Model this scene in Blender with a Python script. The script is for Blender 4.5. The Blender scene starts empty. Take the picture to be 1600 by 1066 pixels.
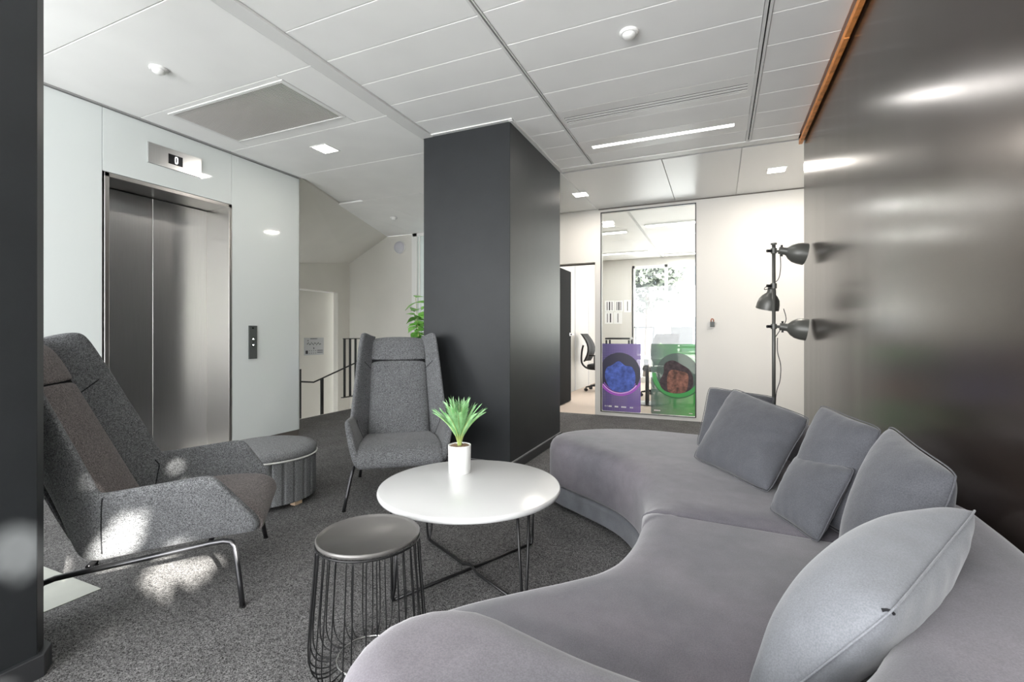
import bpy, bmesh, math, random
from mathutils import Vector, Matrix
random.seed(7)
SC = bpy.context.scene
COL = SC.collection
PI = math.pi

# ------------------------------------------------------------------ camera
F, V0, H = 737.3, 521.1, 1.075
YAW = math.radians(23.632); SN, CS = math.sin(YAW), math.cos(YAW)
cam = bpy.data.objects.new('camera', bpy.data.cameras.new('camera'))
COL.objects.link(cam); SC.camera = cam
cam.location = (0, 0, H); cam.rotation_euler = (PI/2, 0, YAW)
cam.data.sensor_width = 36; cam.data.lens = F/1600*36
cam.data.shift_y = -(533-V0)/1600
cam.data.clip_start = 0.02

# ------------------------------------------------------------------ light
W = bpy.data.worlds.new('world'); SC.world = W; W.use_nodes = True
bg = W.node_tree.nodes['Background']
bg.inputs[0].default_value = (0.93, 0.97, 1.0, 1); bg.inputs[1].default_value = 1.9
SUN_DIR = Vector((-.82, .40, -.41)).normalized()
sl = bpy.data.lights.new('sun', 'SUN'); sl.energy = 34; sl.angle = math.radians(.9); sl.color = (1, .97, .9)
sun = bpy.data.objects.new('sun', sl); COL.objects.link(sun)
sun.rotation_euler = SUN_DIR.to_track_quat('-Z', 'Y').to_euler()
def area(name, loc, direction, sx, sy, power, col=(1, 1, 1)):
    l = bpy.data.lights.new(name, 'AREA'); l.shape = 'RECTANGLE'; l.size = sx; l.size_y = sy
    l.energy = power; l.color = col
    o = bpy.data.objects.new(name, l); COL.objects.link(o); o.location = loc
    o.rotation_euler = Vector(direction).to_track_quat('-Z', 'Z').to_euler()
    return o
area('daylight_rear', (-1.7, -2.5, 1.3), (.03, 1, -.04), 4.0, 2.4, 225, (.98, .985, 1))
area('daylight_left', (-3.95, -1.65, 1.2), (1, .5, -.2), 1.8, 2.0, 40, (.95, .98, 1))
area('daylight_office', (.2, 10.45, 1.5), (0, -1, 0), 3.4, 2.2, 26, (1, .99, .97))
SC.view_settings.view_transform = 'Standard'; SC.view_settings.look = 'None'
SC.view_settings.gamma = 1; SC.view_settings.use_curve_mapping = False
SC.view_settings.exposure = 0.6

# ------------------------------------------------------------------ pixel helpers
def ray(u, v):
    x = (u-800)/F; z = -(v-V0)/F
    return Vector((x*CS-SN, x*SN+CS, z))
def atZ(u, v, z=0):
    r = ray(u, v); return r*((z-H)/r.z) + Vector((0, 0, H))
def atX(u, v, X):
    r = ray(u, v); return r*(X/r.x) + Vector((0, 0, H))
def atY(u, v, Y):
    r = ray(u, v); return r*(Y/r.y) + Vector((0, 0, H))

# ------------------------------------------------------------------ materials
def lin(c):
    return tuple((x/12.92 if x <= .04045 else ((x+.055)/1.055)**2.4) for x in [k/255 for k in c])
def mat(name, rgb, rough=.6, metal=0, noise=None, bump=None, spec=.5, emit=None, coat=0, sheen=0, stretch=(1, 1, 1), rgb2=None, rnoise=None, cells=None):
    m = bpy.data.materials.new(name); m.use_nodes = True
    nt = m.node_tree; b = nt.nodes['Principled BSDF']
    c = lin(rgb) if max(rgb) > 1 else rgb
    b.inputs['Base Color'].default_value = (*c, 1); b.inputs['Roughness'].default_value = rough
    b.inputs['Metallic'].default_value = metal; b.inputs['Specular IOR Level'].default_value = spec
    if coat: b.inputs['Coat Weight'].default_value = coat; b.inputs['Coat Roughness'].default_value = .05
    if sheen: b.inputs['Sheen Weight'].default_value = sheen; b.inputs['Sheen Roughness'].default_value = .4
    if emit: b.inputs['Emission Color'].default_value = (*c, 1); b.inputs['Emission Strength'].default_value = emit
    def tex(scale, det=2.0):
        tc = nt.nodes.new('ShaderNodeTexCoord'); mp = nt.nodes.new('ShaderNodeMapping')
        mp.inputs['Scale'].default_value = stretch
        n = nt.nodes.new('ShaderNodeTexNoise'); n.inputs['Scale'].default_value = scale; n.inputs['Detail'].default_value = det
        nt.links.new(tc.outputs['Object'], mp.inputs[0]); nt.links.new(mp.outputs[0], n.inputs['Vector'])
        return n
    if noise:
        lo, hi = .32, .68
        prev = None
        for i, (sc, rA, rB) in enumerate(noise):
            n = tex(sc, 2); r = nt.nodes.new('ShaderNodeValToRGB')
            r.color_ramp.elements[0].position = lo; r.color_ramp.elements[1].position = hi
            if i == 0:
                r.color_ramp.elements[0].color = (*[x*rA for x in c], 1)
                c2 = lin(rgb2) if rgb2 else c
                r.color_ramp.elements[1].color = (*[x*rB for x in c2], 1); prev = r.outputs[0]
            else:
                r.color_ramp.elements[0].color = (rA, rA, rA, 1); r.color_ramp.elements[1].color = (rB, rB, rB, 1)
                mx = nt.nodes.new('ShaderNodeMix'); mx.data_type = 'RGBA'; mx.blend_type = 'MULTIPLY'; mx.inputs[0].default_value = 1
                nt.links.new(prev, mx.inputs[6]); nt.links.new(r.outputs[0], mx.inputs[7]); prev = mx.outputs[2]
            nt.links.new(n.outputs['Fac'], r.inputs[0])
        if cells:   # salt-and-pepper flecks of yarn
            tc = nt.nodes.new('ShaderNodeTexCoord'); vo = nt.nodes.new('ShaderNodeTexVoronoi'); vo.inputs['Scale'].default_value = cells[0]
            nt.links.new(tc.outputs['Object'], vo.inputs['Vector'])
            sx = nt.nodes.new('ShaderNodeSeparateColor'); nt.links.new(vo.outputs['Color'], sx.inputs[0])
            mr = nt.nodes.new('ShaderNodeMapRange'); mr.inputs['To Min'].default_value = cells[1]; mr.inputs['To Max'].default_value = cells[2]
            nt.links.new(sx.outputs[0], mr.inputs[0])
            mx = nt.nodes.new('ShaderNodeMix'); mx.data_type = 'RGBA'; mx.blend_type = 'MULTIPLY'; mx.inputs[0].default_value = 1
            nt.links.new(prev, mx.inputs[6]); nt.links.new(mr.outputs[0], mx.inputs[7]); prev = mx.outputs[2]
        nt.links.new(prev, b.inputs['Base Color'])
    if bump:
        n = tex(bump[0], 3); bp = nt.nodes.new('ShaderNodeBump'); bp.inputs['Strength'].default_value = bump[1]
        bp.inputs['Distance'].default_value = bump[2] if len(bump) > 2 else .002
        nt.links.new(n.outputs['Fac'], bp.inputs['Height']); nt.links.new(bp.outputs[0], b.inputs['Normal'])
    if rnoise:
        n = tex(rnoise[0], 2); mr = nt.nodes.new('ShaderNodeMapRange')
        mr.inputs['From Min'].default_value = .3; mr.inputs['From Max'].default_value = .7
        mr.inputs['To Min'].default_value = rnoise[1]; mr.inputs['To Max'].default_value = rnoise[2]
        nt.links.new(n.outputs['Fac'], mr.inputs[0]); nt.links.new(mr.outputs[0], b.inputs['Roughness'])
    return m
def film(name, rgb, alpha, rough=.4):
    m = mat(name, rgb, rough); nt = m.node_tree; b = nt.nodes['Principled BSDF']
    b.inputs['Alpha'].default_value = alpha
    return m
def glassmat(name, tint=(1, 1, 1), refl=.08):
    m = bpy.data.materials.new(name); m.use_nodes = True; nt = m.node_tree
    for n in list(nt.nodes): nt.nodes.remove(n)
    o = nt.nodes.new('ShaderNodeOutputMaterial'); t = nt.nodes.new('ShaderNodeBsdfTransparent'); t.inputs[0].default_value = (*tint, 1)
    g = nt.nodes.new('ShaderNodeBsdfGlossy'); g.inputs['Roughness'].default_value = .02
    fr = nt.nodes.new('ShaderNodeFresnel'); fr.inputs[0].default_value = 1.45
    mx = nt.nodes.new('ShaderNodeMixShader')
    nt.links.new(fr.outputs[0], mx.inputs[0]); nt.links.new(t.outputs[0], mx.inputs[1]); nt.links.new(g.outputs[0], mx.inputs[2])
    nt.links.new(mx.outputs[0], o.inputs[0]); return m

M = {}
M['carpet'] = mat('carpet', (98, 97, 97), .95, noise=[(60, .8, 1.2), (5, .9, 1.1)], bump=(300, .3, .003), spec=.1, cells=(330, .15, 1.85))
M['ceil'] = mat('ceiling_white', (240, 240, 238), .55, noise=[(3, .98, 1.02)], bump=(700, .05, .001))
M['ceil_s'] = mat('ceiling_satin', (226, 226, 224), .32)
M['track'] = mat('track_white', (222, 222, 220), .4)
M['dark'] = mat('shadow_gap_black', (26, 26, 27), .7)
M['white'] = mat('wall_white_paint', (214, 212, 207), .6, noise=[(2, .985, 1.01)], bump=(250, .03, .001))
M['stairw'] = mat('stair_plaster', (222, 220, 213), .75, noise=[(2, .97, 1.02)], bump=(180, .06, .001))
M['glassw'] = mat('white_back_painted_glass', (214, 219, 217), .05, spec=.5)
M['skirt'] = mat('skirting_taupe', (98, 92, 86), .5)
M['steel'] = mat('brushed_steel', (214, 214, 214), .3, metal=1, stretch=(40, 40, 1), noise=[(6, .97, 1.02)])
M['steel_l'] = mat('satin_steel_frame', (205, 202, 198), .28, metal=1)
M['black'] = mat('column_charcoal_laminate', (37, 39, 41), .42, spec=.35, noise=[(7, .92, 1.06), (60, .97, 1.03)], bump=(120, .03, .001))
M['rwall'] = mat('dark_wall_satin_panel', (38, 32, 29), .2, spec=.8, stretch=(3, 3, .15), rnoise=(1.5, .19, .225))
M['rwall'].node_tree.nodes['Principled BSDF'].inputs['Specular Tint'].default_value = (1, .9, .83, 1)
M['basebd'] = mat('baseboard_black', (44, 45, 47), .45)
M['wood'] = mat('raw_wood_edge', (228, 148, 78), .5, noise=[(25, .75, 1.15)])
M['lightw'] = mat('lamp_white_emission', (1.0, .98, .94), .5, emit=9)
M['lightlin'] = mat('linear_lamp_emission', (1.0, .99, .97), .5, emit=4)
M['plastic'] = mat('white_plastic', (235, 235, 232), .4)
M['plast_g'] = mat('pale_grey_plastic', (205, 205, 212), .45)
M['blackm'] = mat('black_metal', (24, 24, 25), .38, spec=.5)
M['gun'] = mat('gunmetal_tube', (78, 78, 80), .3, metal=.85)
M['wire'] = mat('black_wire', (30, 30, 31), .35, metal=.3)
M['tray'] = mat('dark_tray_metal', (104, 102, 100), .34, metal=.35, rnoise=(8, .30, .38))
M['chrome'] = mat('chrome', (215, 215, 215), .12, metal=1)
M['tablew'] = mat('table_white_laminate', (214, 214, 214), .22)
M['chair'] = mat('heather_grey_wool', (101, 102, 104), .95, noise=[(120, .85, 1.15), (9, .94, 1.06)], cells=(420, .35, 1.65), bump=(400, .3, .0012), spec=.1, sheen=.15)
M['chair_w'] = mat('warm_grey_wool', (106, 100, 99), .95, noise=[(120, .85, 1.15), (9, .94, 1.06)], cells=(420, .35, 1.65), bump=(400, .3, .0012), spec=.1, sheen=.15)
M['seam'] = mat('dark_seam', (38, 38, 40), .95, spec=.05)
M['sofa'] = mat('grey_suede', (99, 98, 104), .9, rgb2=(106, 102, 108), noise=[(3.5, .84, 1.08), (400, .85, 1.15), (22, .94, 1.06)], bump=(500, .25, .001), spec=.15, sheen=.35)
M['sofab'] = mat('grey_suede_base', (98, 100, 105), .9, noise=[(9, .82, 1.12), (400, .85, 1.15)], bump=(500, .25, .001), spec=.15, sheen=.3)
M['cush'] = mat('grey_cushion_felt', (85, 86, 91), .92, noise=[(380, .8, 1.2), (14, .93, 1.07)], bump=(25, .22, .006), spec=.1, sheen=.3)
M['cushl'] = mat('light_grey_cushion_felt', (118, 120, 125), .9, noise=[(380, .88, 1.12), (14, .95, 1.05)], bump=(16, .22, .006), spec=.1, sheen=.3)
M['pouf'] = mat('pouf_grey_weave', (126, 127, 129), .95, noise=[(220, .55, 1.45)], bump=(220, .4, .0015), spec=.1)
M['piping'] = mat('white_piping', (225, 225, 222), .7)
M['oak'] = mat('pale_oak', (224, 196, 168), .5, noise=[(30, .9, 1.08)])
M['pot'] = mat('white_ceramic', (240, 240, 238), .35)
M['pebble'] = mat('brown_pebbles', (128, 104, 84), .85, noise=[(90, .6, 1.4)])
M['frond'] = mat('palm_green', (138, 204, 128), .5, rgb2=(184, 228, 174), noise=[(25, .8, 1.05)])
M['stem'] = mat('stem_green', (170, 186, 110), .55)
M['leaf'] = mat('leaf_green', (98, 172, 62), .4, rgb2=(150, 206, 110), noise=[(30, .65, 1.1)])
M['lampg'] = mat('lamp_dark_grey_lacquer', (88, 88, 84), .38, metal=.2)
M['cable'] = mat('cable_black', (30, 30, 30), .5)
M['copper'] = mat('copper', (168, 96, 70), .3, metal=.9)
M['char'] = mat('charcoal_plastic', (74, 78, 76), .45)
M['screen'] = mat('display_black', (14, 14, 18), .2)
M['glow'] = mat('display_white_glow', (1, 1, 1), .5, emit=3)
M['tile'] = mat('pale_stone_tile', (176, 178, 171), .4, noise=[(6, .95, 1.04)])
M['ofloor'] = mat('office_beige_floor', (206, 190, 176), .7, noise=[(120, .93, 1.06)])
M['blackd'] = mat('black_door', (26, 26, 27), .8, spec=.1)
M['glass'] = glassmat('clear_glass', (.97, .985, .98))
M['paper'] = mat('paper_white', (236, 236, 236), .7)
M['ink'] = mat('print_ink', (52, 52, 58), .7)
M['plaque'] = mat('plaque_grey', (186, 188, 190), .5)
M['mesh'] = mat('office_chair_black', (32, 32, 34), .7)
M['bark'] = mat('bark', (96, 84, 72), .9)
M['treel'] = mat('tree_leaves', (66, 74, 64), .8, noise=[(4, .8, 1.2)])
M['facade'] = mat('facade_white', (205, 205, 200), .8)
M['fwin'] = mat('facade_window', (96, 104, 110), .3)
M['grille'] = mat('grille_slat', (206, 204, 200), .5)
M['gback'] = mat('grille_back', (140, 136, 131), .8)
M['greenp'] = mat('green_lacquer', (38, 132, 54), .4)
M['monitor'] = mat('monitor_grey', (120, 124, 128), .4)

# ------------------------------------------------------------------ geometry accumulator
class G:
    def __init__(s): s.v = []; s.f = []
    def add(s, vs, fs):
        o = len(s.v); s.v += [tuple(x) for x in vs]; s.f += [tuple(i+o for i in f) for f in fs]; return s
    def box(s, x0, x1, y0, y1, z0, z1):
        return s.add([(x0,y0,z0),(x1,y0,z0),(x1,y1,z0),(x0,y1,z0),(x0,y0,z1),(x1,y0,z1),(x1,y1,z1),(x0,y1,z1)],
                     [(0,3,2,1),(4,5,6,7),(0,1,5,4),(1,2,6,5),(2,3,7,6),(3,0,4,7)])
    def prism(s, pts, z0, z1):
        n = len(pts)
        vs = [(p[0],p[1],z0) for p in pts]+[(p[0],p[1],z1) for p in pts]
        return s.add(vs, [tuple(range(n-1,-1,-1)), tuple(range(n,2*n))]+[(i,(i+1)%n,(i+1)%n+n,i+n) for i in range(n)])
    def quadslab(s, a, b, c, d, n):   # slab from quad, thickness vector n
        P = [Vector(p) for p in (a,b,c,d)]; n = Vector(n)
        return s.add(P+[p+n for p in P], [(0,1,2,3),(7,6,5,4),(0,4,5,1),(1,5,6,2),(2,6,7,3),(3,7,4,0)])
    def rings(s, rings, closed=True, cap0=True, cap1=True):
        n = len(rings[0]); vs = [p for r in rings for p in r]; fs = []
        for k in range(len(rings)-1):
            for i in range(n if closed else n-1):
                j = (i+1) % n; fs.append((k*n+i, k*n+j, (k+1)*n+j, (k+1)*n+i))
        if cap0: fs.append(tuple(range(n-1,-1,-1)))
        if cap1: fs.append(tuple((len(rings)-1)*n+i for i in range(n)))
        return s.add(vs, fs)
    def lathe(s, prof, n=32, c=(0,0,0), cap=True):
        return s.rings([[(c[0]+r*math.cos(2*PI*i/n), c[1]+r*math.sin(2*PI*i/n), c[2]+z) for i in range(n)] for r, z in prof], cap0=cap, cap1=cap)
    def lathe_axis(s, prof, o, axis, n=24, cap=True):
        a = Vector(axis).normalized(); u = a.orthogonal().normalized(); w = a.cross(u); o = Vector(o)
        return s.rings([[o+a*z+(u*math.cos(2*PI*i/n)+w*math.sin(2*PI*i/n))*r for i in range(n)] for r, z in prof], cap0=cap, cap1=cap)
    def tube(s, path, r, n=8, closed=False):
        P = [Vector(p) for p in path]; m = len(P); rs = []
        up = None
        for i in range(m):
            if closed: t = P[(i+1)%m]-P[i-1]
            else: t = P[min(i+1,m-1)]-P[max(i-1,0)]
            t.normalize()
            if up is None: up = t.orthogonal().normalized()
            up = (up-t*up.dot(t)).normalized(); w = t.cross(up)
            rr = r[i] if isinstance(r,(list,tuple)) else r
            rs.append([P[i]+(up*math.cos(2*PI*k/n)+w*math.sin(2*PI*k/n))*rr for k in range(n)])
        if closed: rs.append(rs[0]); return s.rings(rs, cap0=False, cap1=False)
        return s.rings(rs)
    def mesh(s, name):
        me = bpy.data.meshes.new(name); me.from_pydata([tuple(v) for v in s.v], [], s.f); me.update()
        bm = bmesh.new(); bm.from_mesh(me); bmesh.ops.recalc_face_normals(bm, faces=bm.faces); bm.to_mesh(me); bm.free()
        return me
    def build(s, name, m, parent=None, smooth=False, bevel=0, sub=0, kind=None, seg=2, autos=None):
        me = s.mesh(name); me.materials.append(M[m] if isinstance(m,str) else m)
        if smooth or autos:
            for p in me.polygons: p.use_smooth = True
        o = bpy.data.objects.new(name, me); COL.objects.link(o)
        if autos is not None:
            bm = bmesh.new(); bm.from_mesh(me)
            for e in bm.edges:
                if len(e.link_faces) == 2 and e.calc_face_angle(0) > math.radians(autos): e.smooth = False
            bm.to_mesh(me); bm.free()
        if parent: o.parent = parent
        if bevel:
            b = o.modifiers.new('bevel','BEVEL'); b.width = bevel; b.segments = seg; b.limit_method = 'ANGLE'; b.angle_limit = math.radians(40)
            if seg > 1:
                for p in me.polygons: p.use_smooth = True
                try: b.harden_normals = True
                except Exception: pass
        if sub:
            d = o.modifiers.new('sub','SUBSURF'); d.levels = sub; d.render_levels = sub
        if kind: o['kind'] = kind
        return o
def B(*a): return G().box(*a)
def tag(o, label, cat, group=None):
    o['label'] = label; o['category'] = cat
    if group: o['group'] = group
    return o
def thing(name, label, cat, loc=(0,0,0), rz=0, group=None):
    o = bpy.data.objects.new(name, None); COL.objects.link(o); o.empty_display_size = .1
    o.location = loc; o.rotation_euler = (0,0,rz)
    return tag(o, label, cat, group)
def struct(g, name, m, label=None, **k):
    o = g.build(name, m, **k); o['kind'] = 'structure'
    if label: o['label'] = label
    return o
def inst(src, name, parent, loc=(0,0,0), rot=(0,0,0), scale=(1,1,1)):
    o = src.copy(); o.name = name; COL.objects.link(o); o.parent = parent; o.location = loc; o.rotation_euler = rot; o.scale = scale
    return o
def copy_tree(o, parent=None):
    c = o.copy(); COL.objects.link(c); c.parent = parent
    for ch in list(o.children): copy_tree(ch, c)
    return c
def catmull(P, n=6, closed=False):
    P = [Vector(p) for p in P]; m = len(P); out = []
    for i in range(m if closed else m-1):
        g = (lambda k: P[k % m]) if closed else (lambda k: P[max(0, min(m-1, k))])
        a, b, c, d = g(i-1), g(i), g(i+1), g(i+2)
        for k in range(n):
            t = k/n
            out.append(.5*((2*b)+(c-a)*t+(2*a-5*b+4*c-d)*t*t+(3*b-a-3*c+d)*t**3))
    if not closed: out.append(P[-1])
    return out

HC = 2.713
XL, XR, YB = -4.049, .656, 6.166
# ================================================================== STRUCTURE
# floor
struct(G().box(-4.8, 2.2, -2.7, YB, -.12, 0), 'floor', 'carpet', 'dark grey flecked carpet')
fl = struct(B(-2.98, -2.377, .53, 1.125, 0, .003), 'floor_tile', 'tile', 'pale stone floor tile set in carpet')
struct(B(-2.6, 3.0, YB, 11.2, -.12, -.002), 'floor_office', 'ofloor', 'pale beige office floor')
# ceiling slab and panels
ceil = struct(B(-6.2, 2.2, -2.7, 6.6, HC+.03, HC+.15), 'ceiling', 'ceil', 'white metal panel ceiling')
def panel(x0, x1, y0, y1, m='ceil', gap=.0022, dz=0):
    G().box(x0+gap, x1-gap, y0+gap, y1-gap, HC+dz, HC+.022).build('ceiling_panel', m, ceil, bevel=.0025, seg=1)
y0 = 1.856-.3*8
ysp = [y0+.3*i for i in range(0, 18)]          # plank joints, pitch .3
for i in range(len(ysp)-1):
    a, b = ysp[i], min(ysp[i+1], 4.485)
    if a >= 4.48: break
    if a < 3.30: panel(-2.166, -1.135, a, b)
    else: panel(-1.466, -1.135, a, b)
yo = 2.145
ysp = [yo+.3*i for i in range(-10, 9)]
for i in range(len(ysp)-1):
    a, b = ysp[i], min(ysp[i+1], 4.485)
    if a >= 4.48: break
    if abs(a-3.345) < .1 or abs(a-3.945) < .1: continue
    panel(-1.105, .212, a, b)
for i in range(len(ysp)-1):
    a, b = ysp[i], min(ysp[i+1], 4.485)
    if a >= 4.48: break
    panel(.25, .612, a, b)
for a, b in [(-2.7,-.72),(-.72,0),(0,.72),(.72,1.44),(1.44,2.15)]: panel(-4.03, -2.285, a, b)
# big square diffuser panel area 2.15..2.80 is framed by strips
GX0, GX1, GY0, GY1 = -3.764, -2.578, 2.192, 2.768
panel(-4.03, GX0, 2.15, 2.874); panel(GX1, -2.285, 2.15, 2.874); panel(GX0, GX1, 2.15, GY0, gap=.001); panel(GX0, GX1, GY1, 2.874, gap=.001)
DL = [(-3.195, 3.17), (-1.49, 5.42), (.533, 5.39)]
for a, b in [(2.874,3.60),(3.60,4.61)]: panel(-4.03, -2.285, a, b)
panel(-5.9, -4.52, 4.61, 6.47); 
for a, b in [(-4.52,-3.9),(-3.9,-3.2),(-3.2,-2.3)]: panel(a, b, 4.61, 6.47)
panel(-2.3, -1.47, 4.61, 6.16)
for a, b in [(-1.47,-.49),(-.49,.19),(.19,1.2)]: panel(a, b, 4.64, 6.16, 'ceil_s')
# tracks and edge trims
def trim(i, g, m='track', **k): return struct(g, 'trim_%d' % i, m, **k)
trim(1, G().box(-1.135, -1.123, -2.6, 4.485, HC-.004, HC+.03).box(-1.112, -1.105, -2.6, 4.485, HC-.004, HC+.03), label='white slotted ceiling rail')
trim(2, G().box(.212, .228, -2.6, 4.485, HC-.004, HC+.03).box(.236, .25, -2.6, 4.485, HC-.004, HC+.03), label='white slotted ceiling rail')
struct(G().box(-1.123, -1.112, -2.6, 4.485, HC+.012, HC+.03).box(.228, .236, -2.6, 4.485, HC+.012, HC+.03), 'trim_3', 'dark')
trim(4, B(-2.27, -2.168, -2.6, 3.315, HC-.012, HC+.03), label='white ceiling edge band')
struct(B(-2.285, -2.27, -2.6, 3.315, HC+.01, HC+.03), 'trim_5', 'dark')
trim(6, B(-1.466, .612, 4.49, 4.585, HC-.006, HC+.03), label='white ceiling edge band')
struct(B(-1.466, .64, 4.588, 4.60, HC+.004, HC+.03), 'trim_7', 'dark')
struct(B(XL-.02, XL+.022, -.7, 3.66, HC-.008, HC+.03), 'trim_8', mat('grey_shadow_profile', (150,150,148), .5))
trim(9, B(-1.475, -1.44, 3.30, 4.585, HC-.012, HC+.03))
trim(10, B(-2.17, -1.44, 3.285, 3.318, HC-.008, HC+.03))
# right wall with raw wooden top edge
wr = struct(B(XR, XR+.12, .95, 4.60, 0, HC+.03), 'wall_right', 'rwall', 'dark glossy laminate wall')
wood = [(.9, 3.036), (3.042, 3.659), (3.665, 4.60)]
wt = struct(B(.634, .66, .9, 4.60, HC-.02, HC+.02), 'trim_11', 'wood', 'raw wood strip along dark wall top')
for i, (a, b) in enumerate(wood): B(.618, .645, a, b, HC-.05-.004*(i % 2), HC-.014).build('wood_strip', 'wood', wt, bevel=.003)
struct(G().box(XR+.12, 2.2, 4.48, 4.60, 0, HC+.03).box(2.1, 2.2, 4.60, YB, 0, HC+.03), 'wall_right_far', 'white', 'white passage wall')
# right wall continuing behind the camera with a window opening to the garden
struct(G().box(XR, XR+.12, -2.7, -.85, 0, HC).box(XR, XR+.12, .15, .95, 0, HC).box(XR, XR+.12, -.85, .15, 0, 1.15).box(XR, XR+.12, -.85, .15, 2.1, HC), 'wall_right_rear', 'white')
w2 = struct(G().box(XR+.03, XR+.09, -.85, .15, 1.15, 1.19).box(XR+.03, XR+.09, -.85, .15, 2.06, 2.1).box(XR+.03, XR+.09, -.85, -.81, 1.15, 2.1).box(XR+.03, XR+.09, .11, .15, 1.15, 2.1), 'window_2', 'plastic', 'small side window')
# column with charcoal cladding
struct(B(-2.257, -1.468, 3.317, 4.566, 0, HC+.01), 'column', 'black', 'square column clad in charcoal laminate', bevel=.002, seg=1)
struct(G().box(-2.272, -1.452, 3.302, 4.58, 0, .075), 'baseboard_column', 'basebd', 'black column baseboard', bevel=.002, seg=1)
struct(B(-2.265, -1.46, 3.309, 4.573, .075, .079), 'trim_12', mat('baseboard_top_edge', (150,150,150), .4))
# left foreground pillar
pl = [(-1.953, .757), (-1.995, .789), (-2.35, .789), (-2.35, .1), (-1.953, .1)]
pil = struct(G().prism(pl, 0, HC+.01), 'pillar', 'black', 'dark pillar with black baseboard', bevel=.0015, seg=1)
plb = [(-1.935, .768), (-1.985, .806), (-2.37, .806), (-2.37, .08), (-1.935, .08)]
struct(G().prism(plb, 0, .07), 'baseboard_pillar', 'basebd', 'black pillar baseboard', bevel=.002, seg=1)
# lift wall
core = struct(G().box(-5.9, -4.42, -.7, 3.655, 0, HC+.02).box(-4.42, -4.10, -.7, 1.90, 0, HC+.02).box(-4.42, -4.10, 2.93, 3.655, 0, HC+.02).box(-4.42, -4.10, 1.90, 2.93, 2.26, HC+.02), 'wall_left', 'white', 'lift wall of white glass panels')
def wp(y0, y1, z0, z1): B(-4.10, XL, y0+.0015, y1-.0015, z0, z1).build('glass_panel', 'glassw', core, bevel=.001, seg=1)
wp(-.7, .94, .065, HC-.012); wp(.94, 1.923, .065, HC-.012); wp(2.905, 3.662, .065, HC-.012); wp(1.923, 2.905, 2.246, HC-.012)
struct(G().box(-4.10, XL-.008, -.7, 1.93, 0, .065).box(-4.10, XL-.008, 2.90, 3.652, 0, .065), 'baseboard_left', 'skirt')
struct(B(-4.6, XL, 3.655, 3.662, .065, HC), 'wall_left_end', 'white')
# rear facade with mullions (behind the camera)
fr = G()
for x in (-4.1, -2.9, -1.7, -.5, .6): fr.box(x-.03, x+.03, -2.68, -2.6, 0, HC)
fr.box(-4.1, .7, -2.68, -2.6, 0, .08).box(-4.1, .7, -2.68, -2.6, HC-.08, HC+.03)
struct(fr, 'window_3', 'plastic', 'tall rear glazing frames')
fr = G()
for y in (-2.65, -1.7, -.73): fr.box(-4.1, -4.02, y-.03, y+.03, 0, HC)
fr.box(-4.1, -4.02, -2.65, -.7, 0, .08).box(-4.1, -4.02, -2.65, -.7, HC-.08, HC+.03)
struct(fr, 'window_4', 'plastic', 'tall side glazing frames')
# back wall with doorway and glazed partition
DX0, DX1, GLX0, GLX1 = -2.25, -1.497, -1.418, -.254
bw = struct(G().box(-2.6, DX0, YB, YB+.1, 0, HC+.03).box(DX0, DX1, YB, YB+.1, 2.018, HC+.03).box(DX1, GLX0, YB, YB+.1, 0, HC+.03)
     .box(GLX0, GLX1, YB, YB+.1, 2.665, HC+.03).box(GLX0, GLX1, YB, YB+.1, 0, .045).box(GLX1, 3.0, YB, YB+.1, 0, HC+.03), 'wall_back', 'white', 'white partition wall')
struct(G().box(-1.45, 1.6, YB-.004, YB, HC-.012, HC).box(DX0, DX1, YB+.1, YB+.104, 2.0, 2.018), 'trim_13', 'skirt')
gw = struct(G().box(GLX0-.006, GLX0+.006, YB-.006, YB+.02, .045, 2.668).box(GLX1-.006, GLX1+.006, YB-.006, YB+.02, .045, 2.668)
     .box(GLX0, GLX1, YB-.006, YB+.02, 2.656, 2.668).box(GLX0, GLX1, YB-.006, YB+.02, .045, .053), 'window_1', 'blackm', 'glazed partition with thin black frame')
B(GLX0+.006, GLX1-.006, YB+.008, YB+.014, .053, 2.656).build('pane', 'glass', gw)
# stair hall
XS, YF = -5.96, 6.476
struct(G().box(XS-.1, XS, 3.66, YF+.1, 1.774, HC).box(XS-.1, XS, 6.2, YF+.1, -1.6, 1.774).box(XS-.35, XS-.25, 3.66, 6.5, -1.6, 1.774).box(XS-.35, XS-.1, 3.66, 6.5, 1.774, 1.80), 'wall_stair', 'stairw', 'plaster stair wall with recess')
struct(G().box(XS-.1, -4.6, YF, YF+.1, -1.6, HC).box(-4.6, -3.4, YF, YF+.1, -1.6, .1).box(-3.4, -2.2, YF, YF+.1, -.2, HC).box(-4.9, -2.2, YF-.0, YF+.1, -1.6, -.0), 'wall_far', 'stairw', 'plaster far wall')
struct(G().box(XS-.2, -4.8, 3.66, YF, -1.7, -1.6), 'floor_stair_pit', 'ofloor')
struct(G().box(-4.82, -4.8, 3.66, YF, -1.6, 0), 'wall_stair_edge', 'white')
struct(B(-4.8, -2.2, YB, YF, -.12, 0), 'floor_landing', 'carpet')
so = G().quadslab((-4.05,3.67,HC+.01), (-5.12,YF,HC+.01), (XS,YF,2.31), (XS,3.67,1.95), (-.0,0,.25))
struct(so, 'ceiling_stair', 'stairw', 'sloped underside of upper stair flight')
w5 = struct(G().box(-4.62, -4.52, YF-.03, YF+.03, 0, HC).box(-3.45, -3.4, YF-.03, YF+.03, 0, HC).box(-4.6, -3.4, YF-.03, YF+.03, HC-.05, HC).box(-4.49, -4.47, YF-.02, YF+.02, 0, HC-.05), 'window_5', 'plastic', 'white framed stair window')
B(-4.52, -3.45, YF, YF+.008, .1, HC-.05).build('pane', film('frosted_pane', (214,224,220), .8, .3), w5)

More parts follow.
